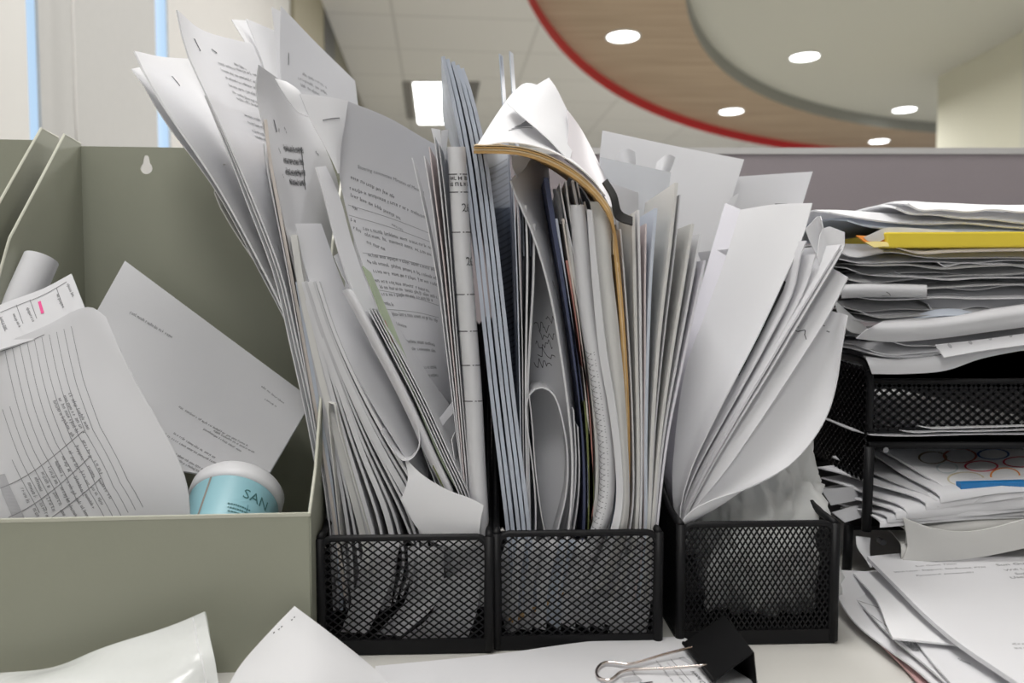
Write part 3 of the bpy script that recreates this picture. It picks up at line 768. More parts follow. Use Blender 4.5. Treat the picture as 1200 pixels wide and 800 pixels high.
L = [(411,209,463,233),(410,222,498,256),(411,230,470,258),(413,243,416,245),(426,269,508,293),(428,276,508,301),(430,285,452,294),(411,258,419,262),(414,268,421,272),(432,300,511,318),(437,309,512,328),(438,319,512,335),(440,330,505,343),(430,306,434,309),(446,338,513,350),
     (448,346,506,353),(450,356,462,359),(452,369,512,377),(455,378,476,384),(468,401,511,406),(471,410,510,413),(474,419,488,423),(477,434,512,432),(484,445,514,441),(493,466,515,459),(503,490,516,480)]
for k_, (a, b, c, d) in enumerate(L): words_px(i, a, b, c, d, .0036, k_+360)
for a, b, c, d in ((408,240,505,274),(409,252,508,285),(425,296,512,315),(432,340,514,358),(444,362,514,372)): line_px(i, a, b, c, d, .0003)
text_px(i, 459, 264, 472, 271, 'MINUTES')
i.done('lettering', INKG)
# strip with bright edge left of the minutes
s = sheet('document_page', 'grey page with a bright rolled edge in front of the typed minutes', [
    ([(370,196),(378,222),(388,262),(400,305),(414,345),(440,400),(475,470),(515,550),(540,600)], (.488,.475)),
    ([(381,195),(397,230),(412,285),(432,340),(455,392),(482,450),(512,520),(545,598)], (.505,.49))], th=.0014, m=WHITE, mm=8)
s = sheet('document_page', 'bent white page tip under the bright rolled edge', [
    ([(391,300),(402,325),(415,345),(440,400),(480,490),(520,590)], (.49,.475)), ([(404,291),(416,322),(428,350),(455,410),(490,490),(525,590)], (.50,.485))], th=.0006, m=WHITE)
# colour leaflet edge
s = sheet('colour_leaflet', 'green tinted glossy leaflet edge running down beside the typed minutes', [
    ([(425,312),(440,350),(462,410),(490,475),(520,545),(545,592),(553,640)], (.478,.468)), ([(434,320),(452,362),(475,418),(503,480),(530,540),(553,588),(560,640)], (.488,.476))], th=.0012, m=GREENC, mm=8)
i = Ink(s)
for a, b, c, d in ((447,376,452,388),(453,392,457,402)): line_px(i, a, b, c, d, .0022)
i.done('red_print', RED)
leaf('colour_leaflet', 'dark red and green leaflet tip low in the left holder', [(508,545),(520,570),(535,592),(541,600)], (.468,.466), .1, m=OLIVE, th=.0016, n=10)
# the rolled tube edge and neighbours
tubeE = [(401,341),(415,365),(440,412),(470,470),(500,535),(524,588),(535,640)]
s = sheet('rolled_sheet', 'white sheet rolled to a soft tube edge slanting through the left holder', [
    (tubeE, (.476,.470)), (shift(tubeE, 6, -3), (.469,.464)), (shift(tubeE, 11, -1), (.474,.468)), (shift(tubeE, 13, 4), (.50,.48))], th=.0006, m=WHITE, mm=12)
for k_, dx in enumerate((16, 20, 24, 28)):
    leaf('document_page', ['first', 'second', 'third', 'fourth'][k_] + ' thin page edge between the soft tube edge and the green leaflet', [(p[0]+dx, p[1]-4+k_) for p in tubeE[1:]], (.476,.464), .15, m=[WHITE, GREYP, WHITE, GREYP][k_], th=.0006)
# lower fan of packed documents
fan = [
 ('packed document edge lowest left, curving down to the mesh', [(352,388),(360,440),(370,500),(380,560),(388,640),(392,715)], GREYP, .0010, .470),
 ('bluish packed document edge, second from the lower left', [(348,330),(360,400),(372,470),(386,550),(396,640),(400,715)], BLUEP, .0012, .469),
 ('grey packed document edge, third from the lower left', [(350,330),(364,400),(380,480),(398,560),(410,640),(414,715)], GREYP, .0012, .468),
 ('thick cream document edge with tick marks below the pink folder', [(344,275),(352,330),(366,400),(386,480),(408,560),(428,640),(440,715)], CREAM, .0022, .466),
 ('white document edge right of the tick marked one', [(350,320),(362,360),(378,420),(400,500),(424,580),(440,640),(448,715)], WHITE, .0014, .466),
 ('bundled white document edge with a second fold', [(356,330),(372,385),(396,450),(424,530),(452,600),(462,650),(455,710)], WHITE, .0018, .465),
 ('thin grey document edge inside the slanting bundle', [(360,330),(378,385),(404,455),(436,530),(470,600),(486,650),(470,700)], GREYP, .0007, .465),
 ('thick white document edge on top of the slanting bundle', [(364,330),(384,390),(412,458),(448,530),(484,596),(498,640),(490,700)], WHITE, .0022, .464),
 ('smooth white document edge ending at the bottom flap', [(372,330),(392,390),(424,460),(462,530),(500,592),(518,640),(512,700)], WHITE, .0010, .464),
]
for k_, (lb, pts, m, th, Y) in enumerate(fan):
    leaf('packed_document', lb, pts, (Y+.004, Y), .17, rad=.72, m=m, th=th*1.8)
    if k_ + 1 < len(fan):
        q = fan[k_+1][1]; a_, c_ = catmull([(*p, 0) for p in pts], 9), catmull([(*p, 0) for p in q], 9)
        for t_, wd in ((.5, 'nearly touching it'),):
            leaf('packed_document', 'thin page just right of the ' + ['lowest left edge', 'bluish edge', 'third grey edge', 'tick marked edge', 'second white edge', 'bundled white edge', 'thin grey edge', 'thick white edge'][k_] + ' in the left holder fan', [tuple((a_[j]*(1-t_) + c_[j]*t_)[:2]) for j in range(9)], (Y+.004, Y+.001), .16, rad=.75, m=[WHITE, GREYP][k_ % 2], th=.0016)
s = leaf('folded_document', 'folded document with a sharp loop fold low in the left holder', [(400,640),(392,560),(386,500),(385,470),(389,469),(398,505),(412,555),(428,610),(436,640),(440,700)], .463, .18, m=CREAM, th=.0006, n=40)
# big curved blank page whose face looks up right
s = sheet('curved_page', 'large blank page curving down left of the soft tube edge', [
    ([(346,262),(356,310),(374,356),(402,412),(440,480),(480,545),(500,590)], (.482,.468)), ([(376,262),(396,318),(418,372),(440,416),(462,452),(485,505),(502,545)], (.50,.495))], th=.0008, m=WHITE, mm=12)
# the U bend and the bottom flap
s = leaf('curled_page', 'page bent into a loop above the bottom flap', [(425,365),(450,415),(474,462),(490,500),(491,522),(484,536),(474,540),(462,530),(446,505)], (.47,.46), .12, m=WHITE, th=.0006, n=40)
s = sheet('bottom_flap_sheet', 'broad white sheet end curling forward over the front rim of the left holder', [
    ([(474,536),(495,556),(525,574),(552,584),(567,592)], (.466,.456)), ([(478,560),(500,585),(525,605),(548,612),(563,612)], (.462,.4555)), ([(470,585),(492,622),(520,640),(540,645),(561,640)], (.460,.456))], th=.0006, m=BRIGHT, n=24, mm=16)
leaf('white_slip', 'torn white slip upright beside the form roll in the left holder', [(529,515),(534,545),(540,575),(543,600)], .475, .03, m=BRIGHT, th=.0006, n=8)
sheet('white_slip', 'creased white strip crossing low in front of the typed minutes', [
    ([(505,500),(518,486),(530,470)], .49), ([(512,508),(524,492),(531,484)], .49)], th=.0006, m=WHITE, n=10, mm=4)
# right bundle
bund = [
 ('curled white page lifting off the bundle beside the minutes', [(483,185),(490,215),(502,270),(514,340),(524,420),(534,500),(545,590),(552,690)], WHITE, .0006, .474, .02),
 ('first page edge of the upright bundle right of the minutes', [(497,183),(505,230),(514,300),(523,380),(532,460),(540,540),(549,640),(554,710)], WHITE, .0008, .473, .15),
 ('second page edge of the upright bundle right of the minutes', [(503,172),(510,230),(519,300),(527,380),(535,460),(542,540),(551,640),(556,710)], PINKP, .0007, .472, .15),
 ('third page edge of the upright bundle right of the minutes', [(509,160),(516,220),(524,300),(531,380),(538,460),(545,540),(553,640),(558,710)], WHITE, .0008, .471, .15),
 ('fourth page edge of the upright bundle right of the minutes', [(514,168),(521,225),(528,300),(534,380),(541,460),(548,540),(555,640),(559,710)], GREYP, .0006, .470, .15),
]
for lb, pts, m, th, Y, dep in bund: leaf('bundle_page', lb, pts, Y, dep, m=m, th=th)
sheet('white_slip', 'left of two frayed white paper tips above the bundle beside the form roll', [([(505,150),(512,178),(516,205)], .50), ([(516,152),(519,180),(520,205)], .50)], th=.0006, m=BRIGHT, n=8, mm=4)
sheet('white_slip', 'right of two frayed white paper tips above the bundle beside the form roll', [([(517,153),(518,180),(519,205)], .505), ([(526,151),(523,178),(521,205)], .505)], th=.0006, m=BRIGHT, n=8, mm=4)
# form folded to a long roll
rl = [(527,172),(530,230),(534,300),(540,380),(546,460),(550,540),(556,640),(560,710)]
s = sheet('form_roll', 'printed form folded into a long narrow roll with ruled cross lines', [
    (shift(rl, -2), .476), (shift(rl, 2), .464), (shift(rl, 9), .460), (shift(rl, 15), .463), (shift(rl, 18), .474)], th=.0010, m=WHITE, mm=16)
i = Ink(s)
for y in (204, 225, 272, 345, 388, 428, 470): 
    u0, v0 = uv_of(s, 540 if y < 300 else 548, y); i.line(0.02, v0, .98, v0, .0006)
for y in (211, 218): 
    u0, v0 = uv_of(s, 530, y); i.words(.12, v0, s.W*.72, .0045, 0, y); i.words(.12, v0, s.W*.72, .0045, 0, y)
text_px(i, 541, 248, 548, 248, '261'); text_px(i, 546, 311, 553, 311, '262')
i.done('lettering', INK)

for k_, (a, c, d, e) in enumerate([((470,632),(455,690),(430,742),0), ((520,640),(515,700),(470,745),0), ((556,640),(562,690),(520,742),1)]):
    sheet('curved_page', ['left', 'middle', 'right'][k_] + ' page bottom curving behind the front mesh of the left holder', [([(a[0]-42,a[1]),(c[0]-38,c[1]),(d[0]-30,d[1]-2)], .470), ([a, c, d], .458+.002*k_)], th=.0008, m=[GREYP, WHITE, WHITE][k_], n=16, mm=12)
# ================================================================== PAPERS IN THE MIDDLE HOLDER
sheet('curved_page', 'page bottom low in the right corner of the left holder mesh', [([(515,680),(505,720),(470,749)], .462), ([(562,660),(560,710),(548,748)], .460)], th=.0008, m=WHITE, n=14, mm=8)
GROUP[0] = 'papers in the middle holder'
sl = [(519,66),(530,112),(543,180),(555,270),(566,370),(577,470),(588,560),(597,640),(603,715)]
for k_, (dx, dt) in enumerate([(0,0),(6,3),(13,6),(19,10),(25,14)]):
    pts = [(p[0]+dx*(1 if j > 1 else .9), p[1]+(dt if j == 0 else 0)) for j, p in enumerate(sl)]
    leaf('plastic_sleeve', ['leftmost', 'second', 'third', 'fourth', 'fifth'][k_] + ' tall blue grey plastic sleeve in front of the panel light' , pts, (.473+.001*k_, .468), .16, rad=.95, m=[SLEEVE, SLEEVEL, SLEEVE, SLEEVEL, SLEEVE][k_], th=.0024)
for k_, (a, b) in enumerate(((585, 63), (597, 60))):
    sheet('plastic_sleeve', ['left', 'right'][k_] + ' one of two thin clear sleeve tips rising behind the bent booklet', [([(a,b),(a+3,110),(a+8,190),(a+14,300),(a+16,450),(a+18,640)], .60), ([(a+4,b+3),(a+7,110),(a+12,190),(a+19,300),(a+22,450),(a+24,640)], .66)], th=.0007, m=SLEEVEL)
s = sheet('printed_sleeve', 'clear sleeve over a page of wavy dark print under the bent booklet', [
    ([(556,160),(562,220),(570,300),(580,400),(592,500),(604,640)], (.485,.478)), ([(594,168),(597,230),(600,310),(603,400),(606,500),(610,640)], (.585,.57))], th=.0008, m=SLEEVEL, mm=16)
i = Ink(s)
for k_ in range(40):
    v0 = .06 + k_*.0145
    i.line(.12, v0+.022*(1-k_/50), .5, v0+.004, .0010+.0006*(k_ % 3), 6); i.line(.5, v0+.004, .95, v0-.020*(1-k_/50), .0012, 6)
i.done('lettering', mat('ink_slate', (.26,.29,.36), .5))
mid1 = [
 ('first pale page edge left of the handwritten sheet', [(601,215),(605,300),(608,400),(610,500),(612,640),(608,715)], BLUEP, .0007),
 ('second pale page edge left of the handwritten sheet', [(606,236),(609,320),(612,400),(613,500),(615,640),(611,715)], GREYP, .0006),
 ('third pale page edge left of the handwritten sheet', [(616,240),(618,300),(617,380),(616,470),(618,640),(614,715)], WHITE, .0012),
 ('fourth pale page edge left of the handwritten sheet', [(626,262),(625,330),(621,400),(618,470),(621,640),(617,715)], GREYP, .0014)]
for k_, (lb, pts, m, th) in enumerate(mid1): leaf('bundle_page', lb, pts, .474, .14, m=m, th=th)
s = sheet('handwritten_sheet', 'shaded sheet with handwritten notes in the middle holder', [
    ([(628,280),(622,360),(618,440),(617,520),(622,690)], (.52,.51)), ([(646,300),(655,370),(664,430),(671,500),(674,560),(660,690)], (.495,.485))], th=.0007, m=WHITE, mm=14)
i = Ink(s)
for k_, (a, b, c, d) in enumerate([(626,385,640,380),(632,395,652,388),(628,405,655,402),(630,416,656,412),(626,428,650,425),(640,378,655,392)]):
    u0, v0 = uv_of(s, a, b); i.scribble(u0, v0, .018, .006, .1, k_+5)
i.done('handwriting', INK)
s = sheet('arrow_tip_sheet', 'grey sheet with a pointed left corner under the bent booklet', [
    ([(598,212),(609,240),(622,268),(636,310),(648,360),(658,420),(666,480),(671,545),(664,640),(650,715)], (.472,.464)), 
    ([(620,188),(630,230),(642,280),(652,330),(661,390),(668,440),(674,500),(678,560),(670,650),(655,715)], (.50,.50)),
    ([(641,184),(645,230),(652,280),(660,330),(668,400),(674,460),(680,520),(683,580),(676,650),(660,715)], (.54,.54))], th=.0012, m=WHITE, mm=12)
i = Ink(s)
for y in (330, 345, 360):
    u0, v0 = uv_of(s, 648+ (y-330)*.3, y); i.words(u0, v0, .006, .004, -1.2, y)
i.done('lettering', INK)
sheet('white_slip', 'small folded scrap between the sleeve and the bent booklet', [([(600,183),(601,196),(606,208)], .478), ([(622,181),(618,192),(608,205)], .485)], th=.0006, m=GREYP, n=8, mm=5)
s = leaf('curled_page', 'page curled over into an arch above the middle holder rim', [(624,690),(628,600),(624,545),(618,500),(618,468),(628,455),(640,455),(650,464),(659,492),(665,530),(664,575),(654,620),(640,680)], .470, .10, m=WHITE, th=.0009, n=60)
leaf('curled_page', 'torn page corner inside the arched page', [(620,462),(624,500),(627,545),(634,600),(642,640)], .467, .08, m=GREYP, th=.0007)
leaf('bundle_page', 'page sweeping right of the arched page to the rim', [(672,480),(675,540),(672,590),(662,640),(640,700)], .469, .14, m=WHITE, th=.0008)
leaf('bundle_page', 'second page sweeping right of the arched page to the rim', [(677,500),(679,545),(677,590),(668,640),(648,700)], .470, .14, m=GREYP, th=.0008)
mid2 = [
 ('navy cover edge in the middle holder', [(640,208),(650,270),(662,340),(673,410),(682,480),(686,560),(684,640),(672,715)], NAVY, .0030),
 ('blue grey cover edge right of the navy cover', [(652,256),(660,310),(670,380),(680,460),(687,540),(686,640),(676,715)], SLEEVE, .0016),
 ('old cream cover edge right of the navy cover', [(660,256),(668,310),(678,380),(688,470),(692,550),(690,640),(678,715)], OLD, .0016),
 ('red brown cover edge deep in the middle holder', [(664,305),(672,350),(681,410),(690,480),(694,560),(692,640),(680,715)], RED, .0014),
 ('olive green cover edge low in the middle holder', [(682,470),(688,510),(692,550),(693,585),(690,606),(686,640)], OLIVE, .0032),
 ('thick cream document edge before the white stack', [(663,262),(671,310),(682,370),(693,450),(700,540),(697,600),(686,640),(660,700)], CREAM, .0020),
 ('grey brown document edge before the white stack', [(672,258),(680,310),(690,370),(700,450),(707,540),(704,600),(692,640),(662,705)], mat('paper_taupe', (.42,.40,.38), .7), .0014)]
for k_, (lb, pts, m, th) in enumerate(mid2): leaf('document_cover' if m in (NAVY, RED, OLIVE, SLEEVE) else 'bundle_page', lb, pts, .470, .15, m=m, th=th)
sheet('folded_leaflet', 'small folded white leaflet standing left in the white stack', [([(648,222),(652,250),(656,262)], .484), ([(650,221),(655,225),(658,262)], .480), ([(657,222),(660,240),(664,262)], .484)], th=.0006, m=WHITE, n=8, mm=8)
st = [((656,214),(664,260)), ((663,212),(672,275)), ((671,211),(682,270)), ((676,212),(688,275)), ((680,232),(694,290)), ((685,236),(700,300))]
for k_, ((a, b), (c, d)) in enumerate(st):
    t_ = k_*7
    leaf('bundle_page', ['first', 'second', 'third', 'fourth', 'fifth', 'sixth'][k_] + ' white page edge of the stack left of the kraft booklet spine', [(a,b),(c,d),(690+t_*.75,380),(699+t_*.7,460),(706+t_*.6,540),(706+t_*.6,590),(692+t_*.65,640),(650+t_,705)], .468, [.15,.15,.16,.16,.17,.17][k_], m=[WHITE, BRIGHT, WHITE, WHITE, BLUEP, WHITE][k_], th=[.0007,.0010,.0016,.0010,.0012,.0010][k_])
hx = [(672,240),(677,300),(684,370),(692,420),(701,480),(707,540),(705,590),(694,628),(670,700)]
s = sheet('hatched_sheet', 'folded sheet with a hatched strip along its rounded edge in the middle holder', [(shift(hx,-4), .468), (hx, .460), (shift(hx,7), .459), (shift(hx,13), .464)], th=.0008, m=WHITE, mm=10)
i = Ink(s)
for k_ in range(46):
    v0 = .03 + k_*.02; v0 = .36 + k_*.0139; i.line(.05, v0, .62, v0+.012, .0004, 4)
    if k_ % 2: i.line(.62, v0-.009, .05, v0+.014, .0003, 4)
i.done('hatched_print', INKG)
s = sheet('cream_sheet', 'broad cream sheet facing out left of the kraft booklet spine', [
    ([(692,236),(697,290),(704,360),(713,440),(722,520),(726,590),(716,630),(690,690)], .462), ([(706,237),(709,290),(715,360),(722,440),(729,520),(732,590),(724,630),(700,690)], .459),
    ([(721,246),(715,290),(723,370),(730,440),(735,520),(737,590),(732,630),(712,690)], .463)], th=.0010, m=CREAM, mm=10)
sheet('cream_sheet', 'second white sheet just under the broad cream sheet', [
    ([(688,245),(694,330),(703,420),(712,470),(720,530),(722,590),(712,630),(680,695)], .459), ([(694,246),(702,330),(712,418),(721,470),(728,530),(730,590),(722,630),(694,695)], .457)], th=.0008, m=WHITE, mm=6)

# the bent booklet with kraft page edges
bk = root('bent_booklet', 'kraft edged booklet bent over to the left on top of the middle holder', 'booklet')
spine = [(555,176),(580,176),(610,178),(645,189),(680,210),(704,234),(717,256),(724,300),(730,370),(735,450),(737,530),(735,585),(722,630),(690,678),(600,728)]
def spine_at(dx, dy): return [P(a+dx*(1 if k_ > 6 else 0), c_+dy*(1 if k_ < 7 else .3), .452 if c_ < 300 else .462+.006*min(1, (c_-300)/300)) for k_, (a, c_) in enumerate(spine)]
for k_, (dx, dy, m_, nm) in enumerate(((0, 2.5, KRAFT, 'kraft_cover'), (-1.6, -.3, mat('page_tan', (.62,.47,.28), .7, noise=.3, nscale=120), 'page_block'), (-3.4, -3.0, KRAFT, 'page_block'), (-5.0, -5.6, mat('page_tan', (.62,.47,.28)), 'page_block'))):
    f_ = spine_at(dx, dy)
    if k_ == 3: f_ = f_[:8]
    Sheet(nm, None, [f_, [q + np.array([.004, .09, .006 + .016*max(0, 1-j/6)]) for j, q in enumerate(f_)]], th=[.0015, .0009, .0011, .0006][k_], m=m_, n=60, mm=6, parent=bk)
pg = Sheet('lower_page', 'white page with a smudged grey picture', [rail([(557,174,.456),(590,167,.456),(625,171,.457),(660,184,.459),(690,206,.462),(708,228,.464)]), rail([(578,140,.50),(608,134,.525),(640,146,.545),(668,172,.545),(700,212,.525),(713,234,.51)]), rail([(598,112,.575),(618,97,.60),(642,108,.62),(674,150,.61),(706,205,.57),(716,235,.55)])], th=.0006, m=BRIGHT, n=26, mm=16, parent=bk)
i = Ink(pg)
for k_ in range(9): line_px(i, 596+k_*4, 153-k_*2, 624+k_*2, 150-k_*2.5, .0013 + .0009*(k_ % 3))
i.done('grey_print', INKG)
Sheet('upper_page', 'lifted white page', [rail([(594,121,.512),(612,137,.478),(640,161,.466),(667,189,.466)]), rail([(643,91,.60),(652,104,.592),(663,126,.585),(677,151,.575)])], th=.0005, m=BRIGHT, n=20, mm=14, parent=bk)
pr = Sheet('translucent_page', 'mauve grey translucent end page', [rail([(662,187,.472),(684,205,.472),(702,222,.470),(718,248,.466)]), rail([(666,150,.53),(685,175,.525),(703,205,.52),(719,242,.50)]), rail([(664,128,.565),(680,150,.56),(700,188,.555),(721,238,.53)])], th=.0005, m=mat('page_mauve', (.55,.52,.55), .4), n=20, mm=12, parent=bk)
Sheet('cover_tab', 'black cover tab', [rail([(706,214,.455),(716,232,.452),(722,256,.451),(741,264,.452)]), rail([(711,210,.46),(722,228,.457),(728,248,.456),(741,255,.457)])], th=.0012, m=BLACKC, n=20, mm=6, parent=bk)
for k_, (a, b) in enumerate(((612, 188), (604, 192))):
    leaf('clear_sleeve', ['dark sleeve sliver hanging just below the booklet bend', 'second dark sleeve sliver below the booklet bend'][k_], [(a,b),(a+3,215),(a+8,250),(a+10,300)], .49, .05, m=SLEEVE, th=.0009, n=10)
leaf('clear_sleeve', 'slate film edge under the curve of the kraft booklet', [(668,205),(684,224),(694,242),(702,262)], .47, .08, m=SLEEVE, th=.0008, n=10)

# right part of the middle holder
s = sheet('blank_sheet', 'large blank white sheet standing tall behind the middle holder papers', [
    ([(706,153),(702,200),(712,300),(728,420),(740,530),(748,690)], (.62,.61)), ([(790,171),(778,230),(768,330),(758,430),(740,530),(716,690)], (.62,.61)), ([(872,187),(855,240),(825,330),(794,420),(752,530),(728,690)], (.615,.605))], th=.0010, m=BRIGHT, mm=16)
sheet('white_slip', 'first wavy white tab before the large blank sheet', [([(722,181),(722,190),(722,205)], .585), ([(733,174),(735,190),(735,205)], .575), ([(744,178),(745,192),(745,205)], .585)], th=.0005, m=BRIGHT, n=6, mm=10)
sheet('white_slip', 'second wavy white tab before the large blank sheet', [([(770,190),(768,198),(766,206)], .585), ([(782,181),(780,192),(776,206)], .575), ([(791,184),(788,194),(782,206)], .585)], th=.0005, m=BRIGHT, n=6, mm=10)
s = sheet('frosted_sleeve', 'frosted plastic sleeve with a straight top before the large blank sheet', [
    ([(703,184),(708,250),(722,350),(736,470),(746,690)], (.55,.54)), ([(786,202),(778,270),(766,370),(758,480),(755,690)], (.57,.56))], th=.0008, m=FROST, mm=12)
s = sheet('document_page', 'pale page with a soft curved top left of the tall cream edges', [
    ([(712,213),(722,262),(732,340),(740,440),(745,540),(748,690)], (.52,.51)), ([(748,226),(748,280),(750,360),(752,450),(752,540),(752,690)], (.54,.53))], th=.0007, m=WHITE, mm=10)
rb = [
 ('first white edge right of the kraft booklet spine', [(727,268),(732,330),(738,420),(742,520),(741,600),(730,650),(690,705)], WHITE, .0010, .464),
 ('bright crumpled page edge right of the kraft booklet spine', [(742,250),(744,330),(746,420),(748,520),(747,600),(741,650),(715,705)], CREAM, .0020, .463),
 ('second bright page edge right of the kraft booklet spine', [(748,246),(750,330),(751,420),(752,520),(751,600),(747,650),(730,705)], BRIGHT, .0014, .463),
 ('pinkish page edge in the right of the middle holder', [(757,262),(756,330),(756,420),(755,520),(754,640),(742,705)], PINKP, .0010, .464),
 ('pale blue page edge in the right of the middle holder', [(769,244),(763,320),(759,420),(757,520),(756,640),(748,705)], BLUEP, .0018, .463),
 ('tall cream page edge in the right of the middle holder', [(793,214),(785,290),(773,390),(765,500),(759,640),(752,705)], CREAM, .0020, .462),
 ('grey page edge right of the tall cream one', [(797,228),(790,300),(779,390),(768,500),(761,640),(756,705)], GREYP, .0008, .463),
 ('cream page edge with a line of tiny vertical print', [(812,262),(801,330),(788,410),(774,510),(763,640),(759,705)], CREAM, .0018, .462),
 ('white page edge second from the fan of the right holder', [(821,274),(809,340),(794,420),(778,510),(765,640),(761,705)], WHITE, .0014, .463),
 ('lavender page edge next to the fan of the right holder', [(826,305),(814,360),(799,430),(782,515),(768,640),(763,705)], mat('paper_lavender', (.66,.65,.70), .7), .0014, .463)]
for lb, pts, m, th, Y in rb: leaf('bundle_page', lb, pts, (Y+.006, Y), .14, sx=-.003, m=m, th=th)

for k_ in range(8):
    a = 616 + k_*20
    sheet('curved_page', ['first', 'second', 'third', 'fourth', 'fifth', 'sixth', 'seventh', 'eighth'][k_] + ' page bottom sweeping behind the front mesh of the middle holder', [([(a-22, 632), (a-34-k_*4, 680-k_*2), (594+max(0,k_-5)*40, 722-k_*7+20*(k_ < 3)+max(0,k_-5)*20)], .474), ([(a, 632), (a-8-k_*3, 690), (606+k_*17, 738)], .466)], th=.0008, m=[WHITE, GREYP, WHITE, BLUEP, WHITE, WHITE, GREYP, WHITE][k_], n=16, mm=8)
# ================================================================== PAPERS IN THE RIGHT HOLDER
sheet('curved_page', 'page bottom low in the right corner of the middle holder mesh', [([(728,650),(726,700),(712,743)], .468), ([(763,640),(763,700),(757,744)], .466)], th=.0008, m=WHITE, n=14, mm=8)
GROUP[0] = 'papers in the right holder'
s = sheet('blank_sheet', 'blank sheet at the back of the right holder fan, straight top under the partition edge', [
    ([(862,207),(848,290),(828,380),(808,480),(800,560),(805,690)], (.63,.62)), ([(952,201),(930,270),(898,350),(862,440),(830,540),(820,680)], (.65,.63))], th=.0010, m=BRIGHT, mm=14)
i = Ink(s); line_px(i, 908, 239, 922, 239, .0007); i.done('pen_mark', INK)
sheet('white_slip', 'small white tab sticking up between the two back sheets of the fan', [([(856,232),(848,245),(842,260)], .60), ([(866,226),(862,238),(852,262)], .60)], th=.0005, m=BRIGHT, n=8, mm=5)
s = sheet('shade_toned_sheet', 'sheet toned lavender for shade, left of the bright front sheet of the fan', [  # this sheet's shade is put into the lavender paper colour
    ([(850,238),(832,300),(812,370),(795,430),(780,500),(776,545),(786,600),(794,650)], (.60,.50)), ([(880,250),(862,320),(838,380),(815,440),(796,500),(788,550),(792,600),(797,650)], (.57,.49))], th=.0008, m=mat('paper_lavender', (.66,.65,.70), .7), mm=12)
s = sheet('blank_sheet', 'brightest blank sheet facing out at the front of the right holder fan', [
    ([(868,246),(848,310),(822,380),(804,430),(795,480),(790,530),(788,570),(794,630)], (.54,.49)), ([(905,240),(890,310),(866,380),(845,430),(825,480),(808,530),(796,580),(796,630)], (.525,.485)),
    ([(952,238),(942,275),(917,332),(890,390),(860,448),(833,500),(808,555),(797,600),(797,630)], (.505,.478))], th=.0008, m=BRIGHT, mm=18)
leaf('gap_strip', 'thin black strip as dark gap behind the bright front sheet of the fan', [(921,330),(904,362),(886,398),(872,425),(866,440)], .503, .05, sx=-.012, m=BLACKC, th=.0024, n=14)  # dark gap between the sheets drawn as a solid black strip
fan3 = [
 ('first sheet right of the black gap strip in the fan', [(945,282),(938,300),(930,340),(905,390),(872,450),(838,510),(812,560),(797,608),(798,680)], WHITE, .0009, .496),
 ('second sheet right of the black gap strip in the fan', [(956,298),(945,335),(918,388),(884,448),(848,508),(818,562),(799,612),(799,690)], WHITE, .0008, .492),
 ('white sheet with crumpled top in the fan of the right holder', [(986,287),(962,326),(930,378),(893,440),(856,502),(822,562),(800,614),(799,690)], WHITE, .0014, .488),
 ('thin sheet beside the crumpled top one in the fan', [(989,292),(966,330),(936,380),(899,442),(860,504),(825,564),(801,616),(800,690)], GREYP, .0006, .486)]
for lb, pts, m, th, Y in fan3: leaf('fan_sheet', lb, pts, (Y, Y-.012), .11, sx=-.045, taper=True, m=m, th=th)
s = sheet('fan_sheet', 'sheet with a small scribble near its edge in the fan of the right holder', [
    ([(968,310),(940,360),(905,420),(868,480),(832,545),(804,608),(800,640)], (.50,.476)), ([(994,325),(972,368),(938,422),(896,486),(852,550),(810,606),(802,640)], (.485,.472))], th=.0014, m=WHITE, mm=12)
i = Ink(s); u, v = uv_of(s, 918, 374); i.scribble(u, v, .012, .005, -.5, 3); u, v = uv_of(s, 938, 352); i.scribble(u, v, .004, .002, -.3, 4); i.done('scribble', INK)
sheet('white_slip', 'upper crumpled white corner on top of the right holder fan', [([(944,268),(950,285),(960,305)], .50), ([(960,252),(966,275),(972,300)], .51), ([(963,258),(968,280),(975,296)], .50)], th=.0005, m=BRIGHT, n=10, mm=8)
sheet('white_slip', 'lower crumpled white corner on top of the right holder fan', [([(957,300),(960,312),(957,330)], .494), ([(966,265),(975,290),(972,322)], .50), ([(990,272),(989,290),(980,305)], .494)], th=.0005, m=BRIGHT, n=10, mm=8)
s = sheet('curled_sheet', 'large sheet bowing out rightmost from the right holder, shaded inside', [
    ([(966,362),(936,420),(898,480),(856,545),(818,592),(797,612)], (.490,.471)), ([(980,365),(962,430),(938,480),(900,535),(850,580),(797,613)], (.488,.470)),
    ([(993,370),(986,410),(981,445),(972,480),(955,512),(925,545),(880,570),(836,585),(808,600),(796,616)], (.475,.462))], th=.0008, m=WHITE, mm=24, n=40, bulge=.003)
i = Ink(s); u, v = uv_of(s, 965, 382); i.quad(u, v, -.001, 0, .001, .0008); u, v = uv_of(s, 970, 389); i.quad(u, v, -.001, 0, .001, .0008); i.done('ink_dot', INKG)

# white carrier bag inside the right holder
bm = bmesh.new(); bmesh.ops.create_icosphere(bm, subdivisions=5, radius=1.0)
c0 = P(890, 660, .519); rr_ = random.Random(4)
from mathutils import noise as mn
for v in bm.verts:
    d = v.co.normalized(); d = d / (abs(d.x)**4 + abs(d.y)**4 + abs(d.z)**4)**.25; q = Vector((d.x*1.9+3, d.y*1.9, d.z*1.9))
    rdg = abs(mn.noise(q*1.2))*.5 + abs(mn.noise(q*2.6))*.32 + abs(mn.noise(q*5.5))*.12
    f = .80 + rdg
    v.co = Vector((d.x*.039*f + c0[0], d.y*.034*f*(1-.4*max(0, d.z)) + c0[1] + .012*max(0, d.z), max(.006, d.z*.058*f + .060)))
me = bpy.data.meshes.new('carrier_bag'); bm.to_mesh(me); bm.free(); me.materials.append(paper('bag_white', (.90,.91,.90), .3)); me.polygons.foreach_set('use_smooth', [True]*len(me.polygons))
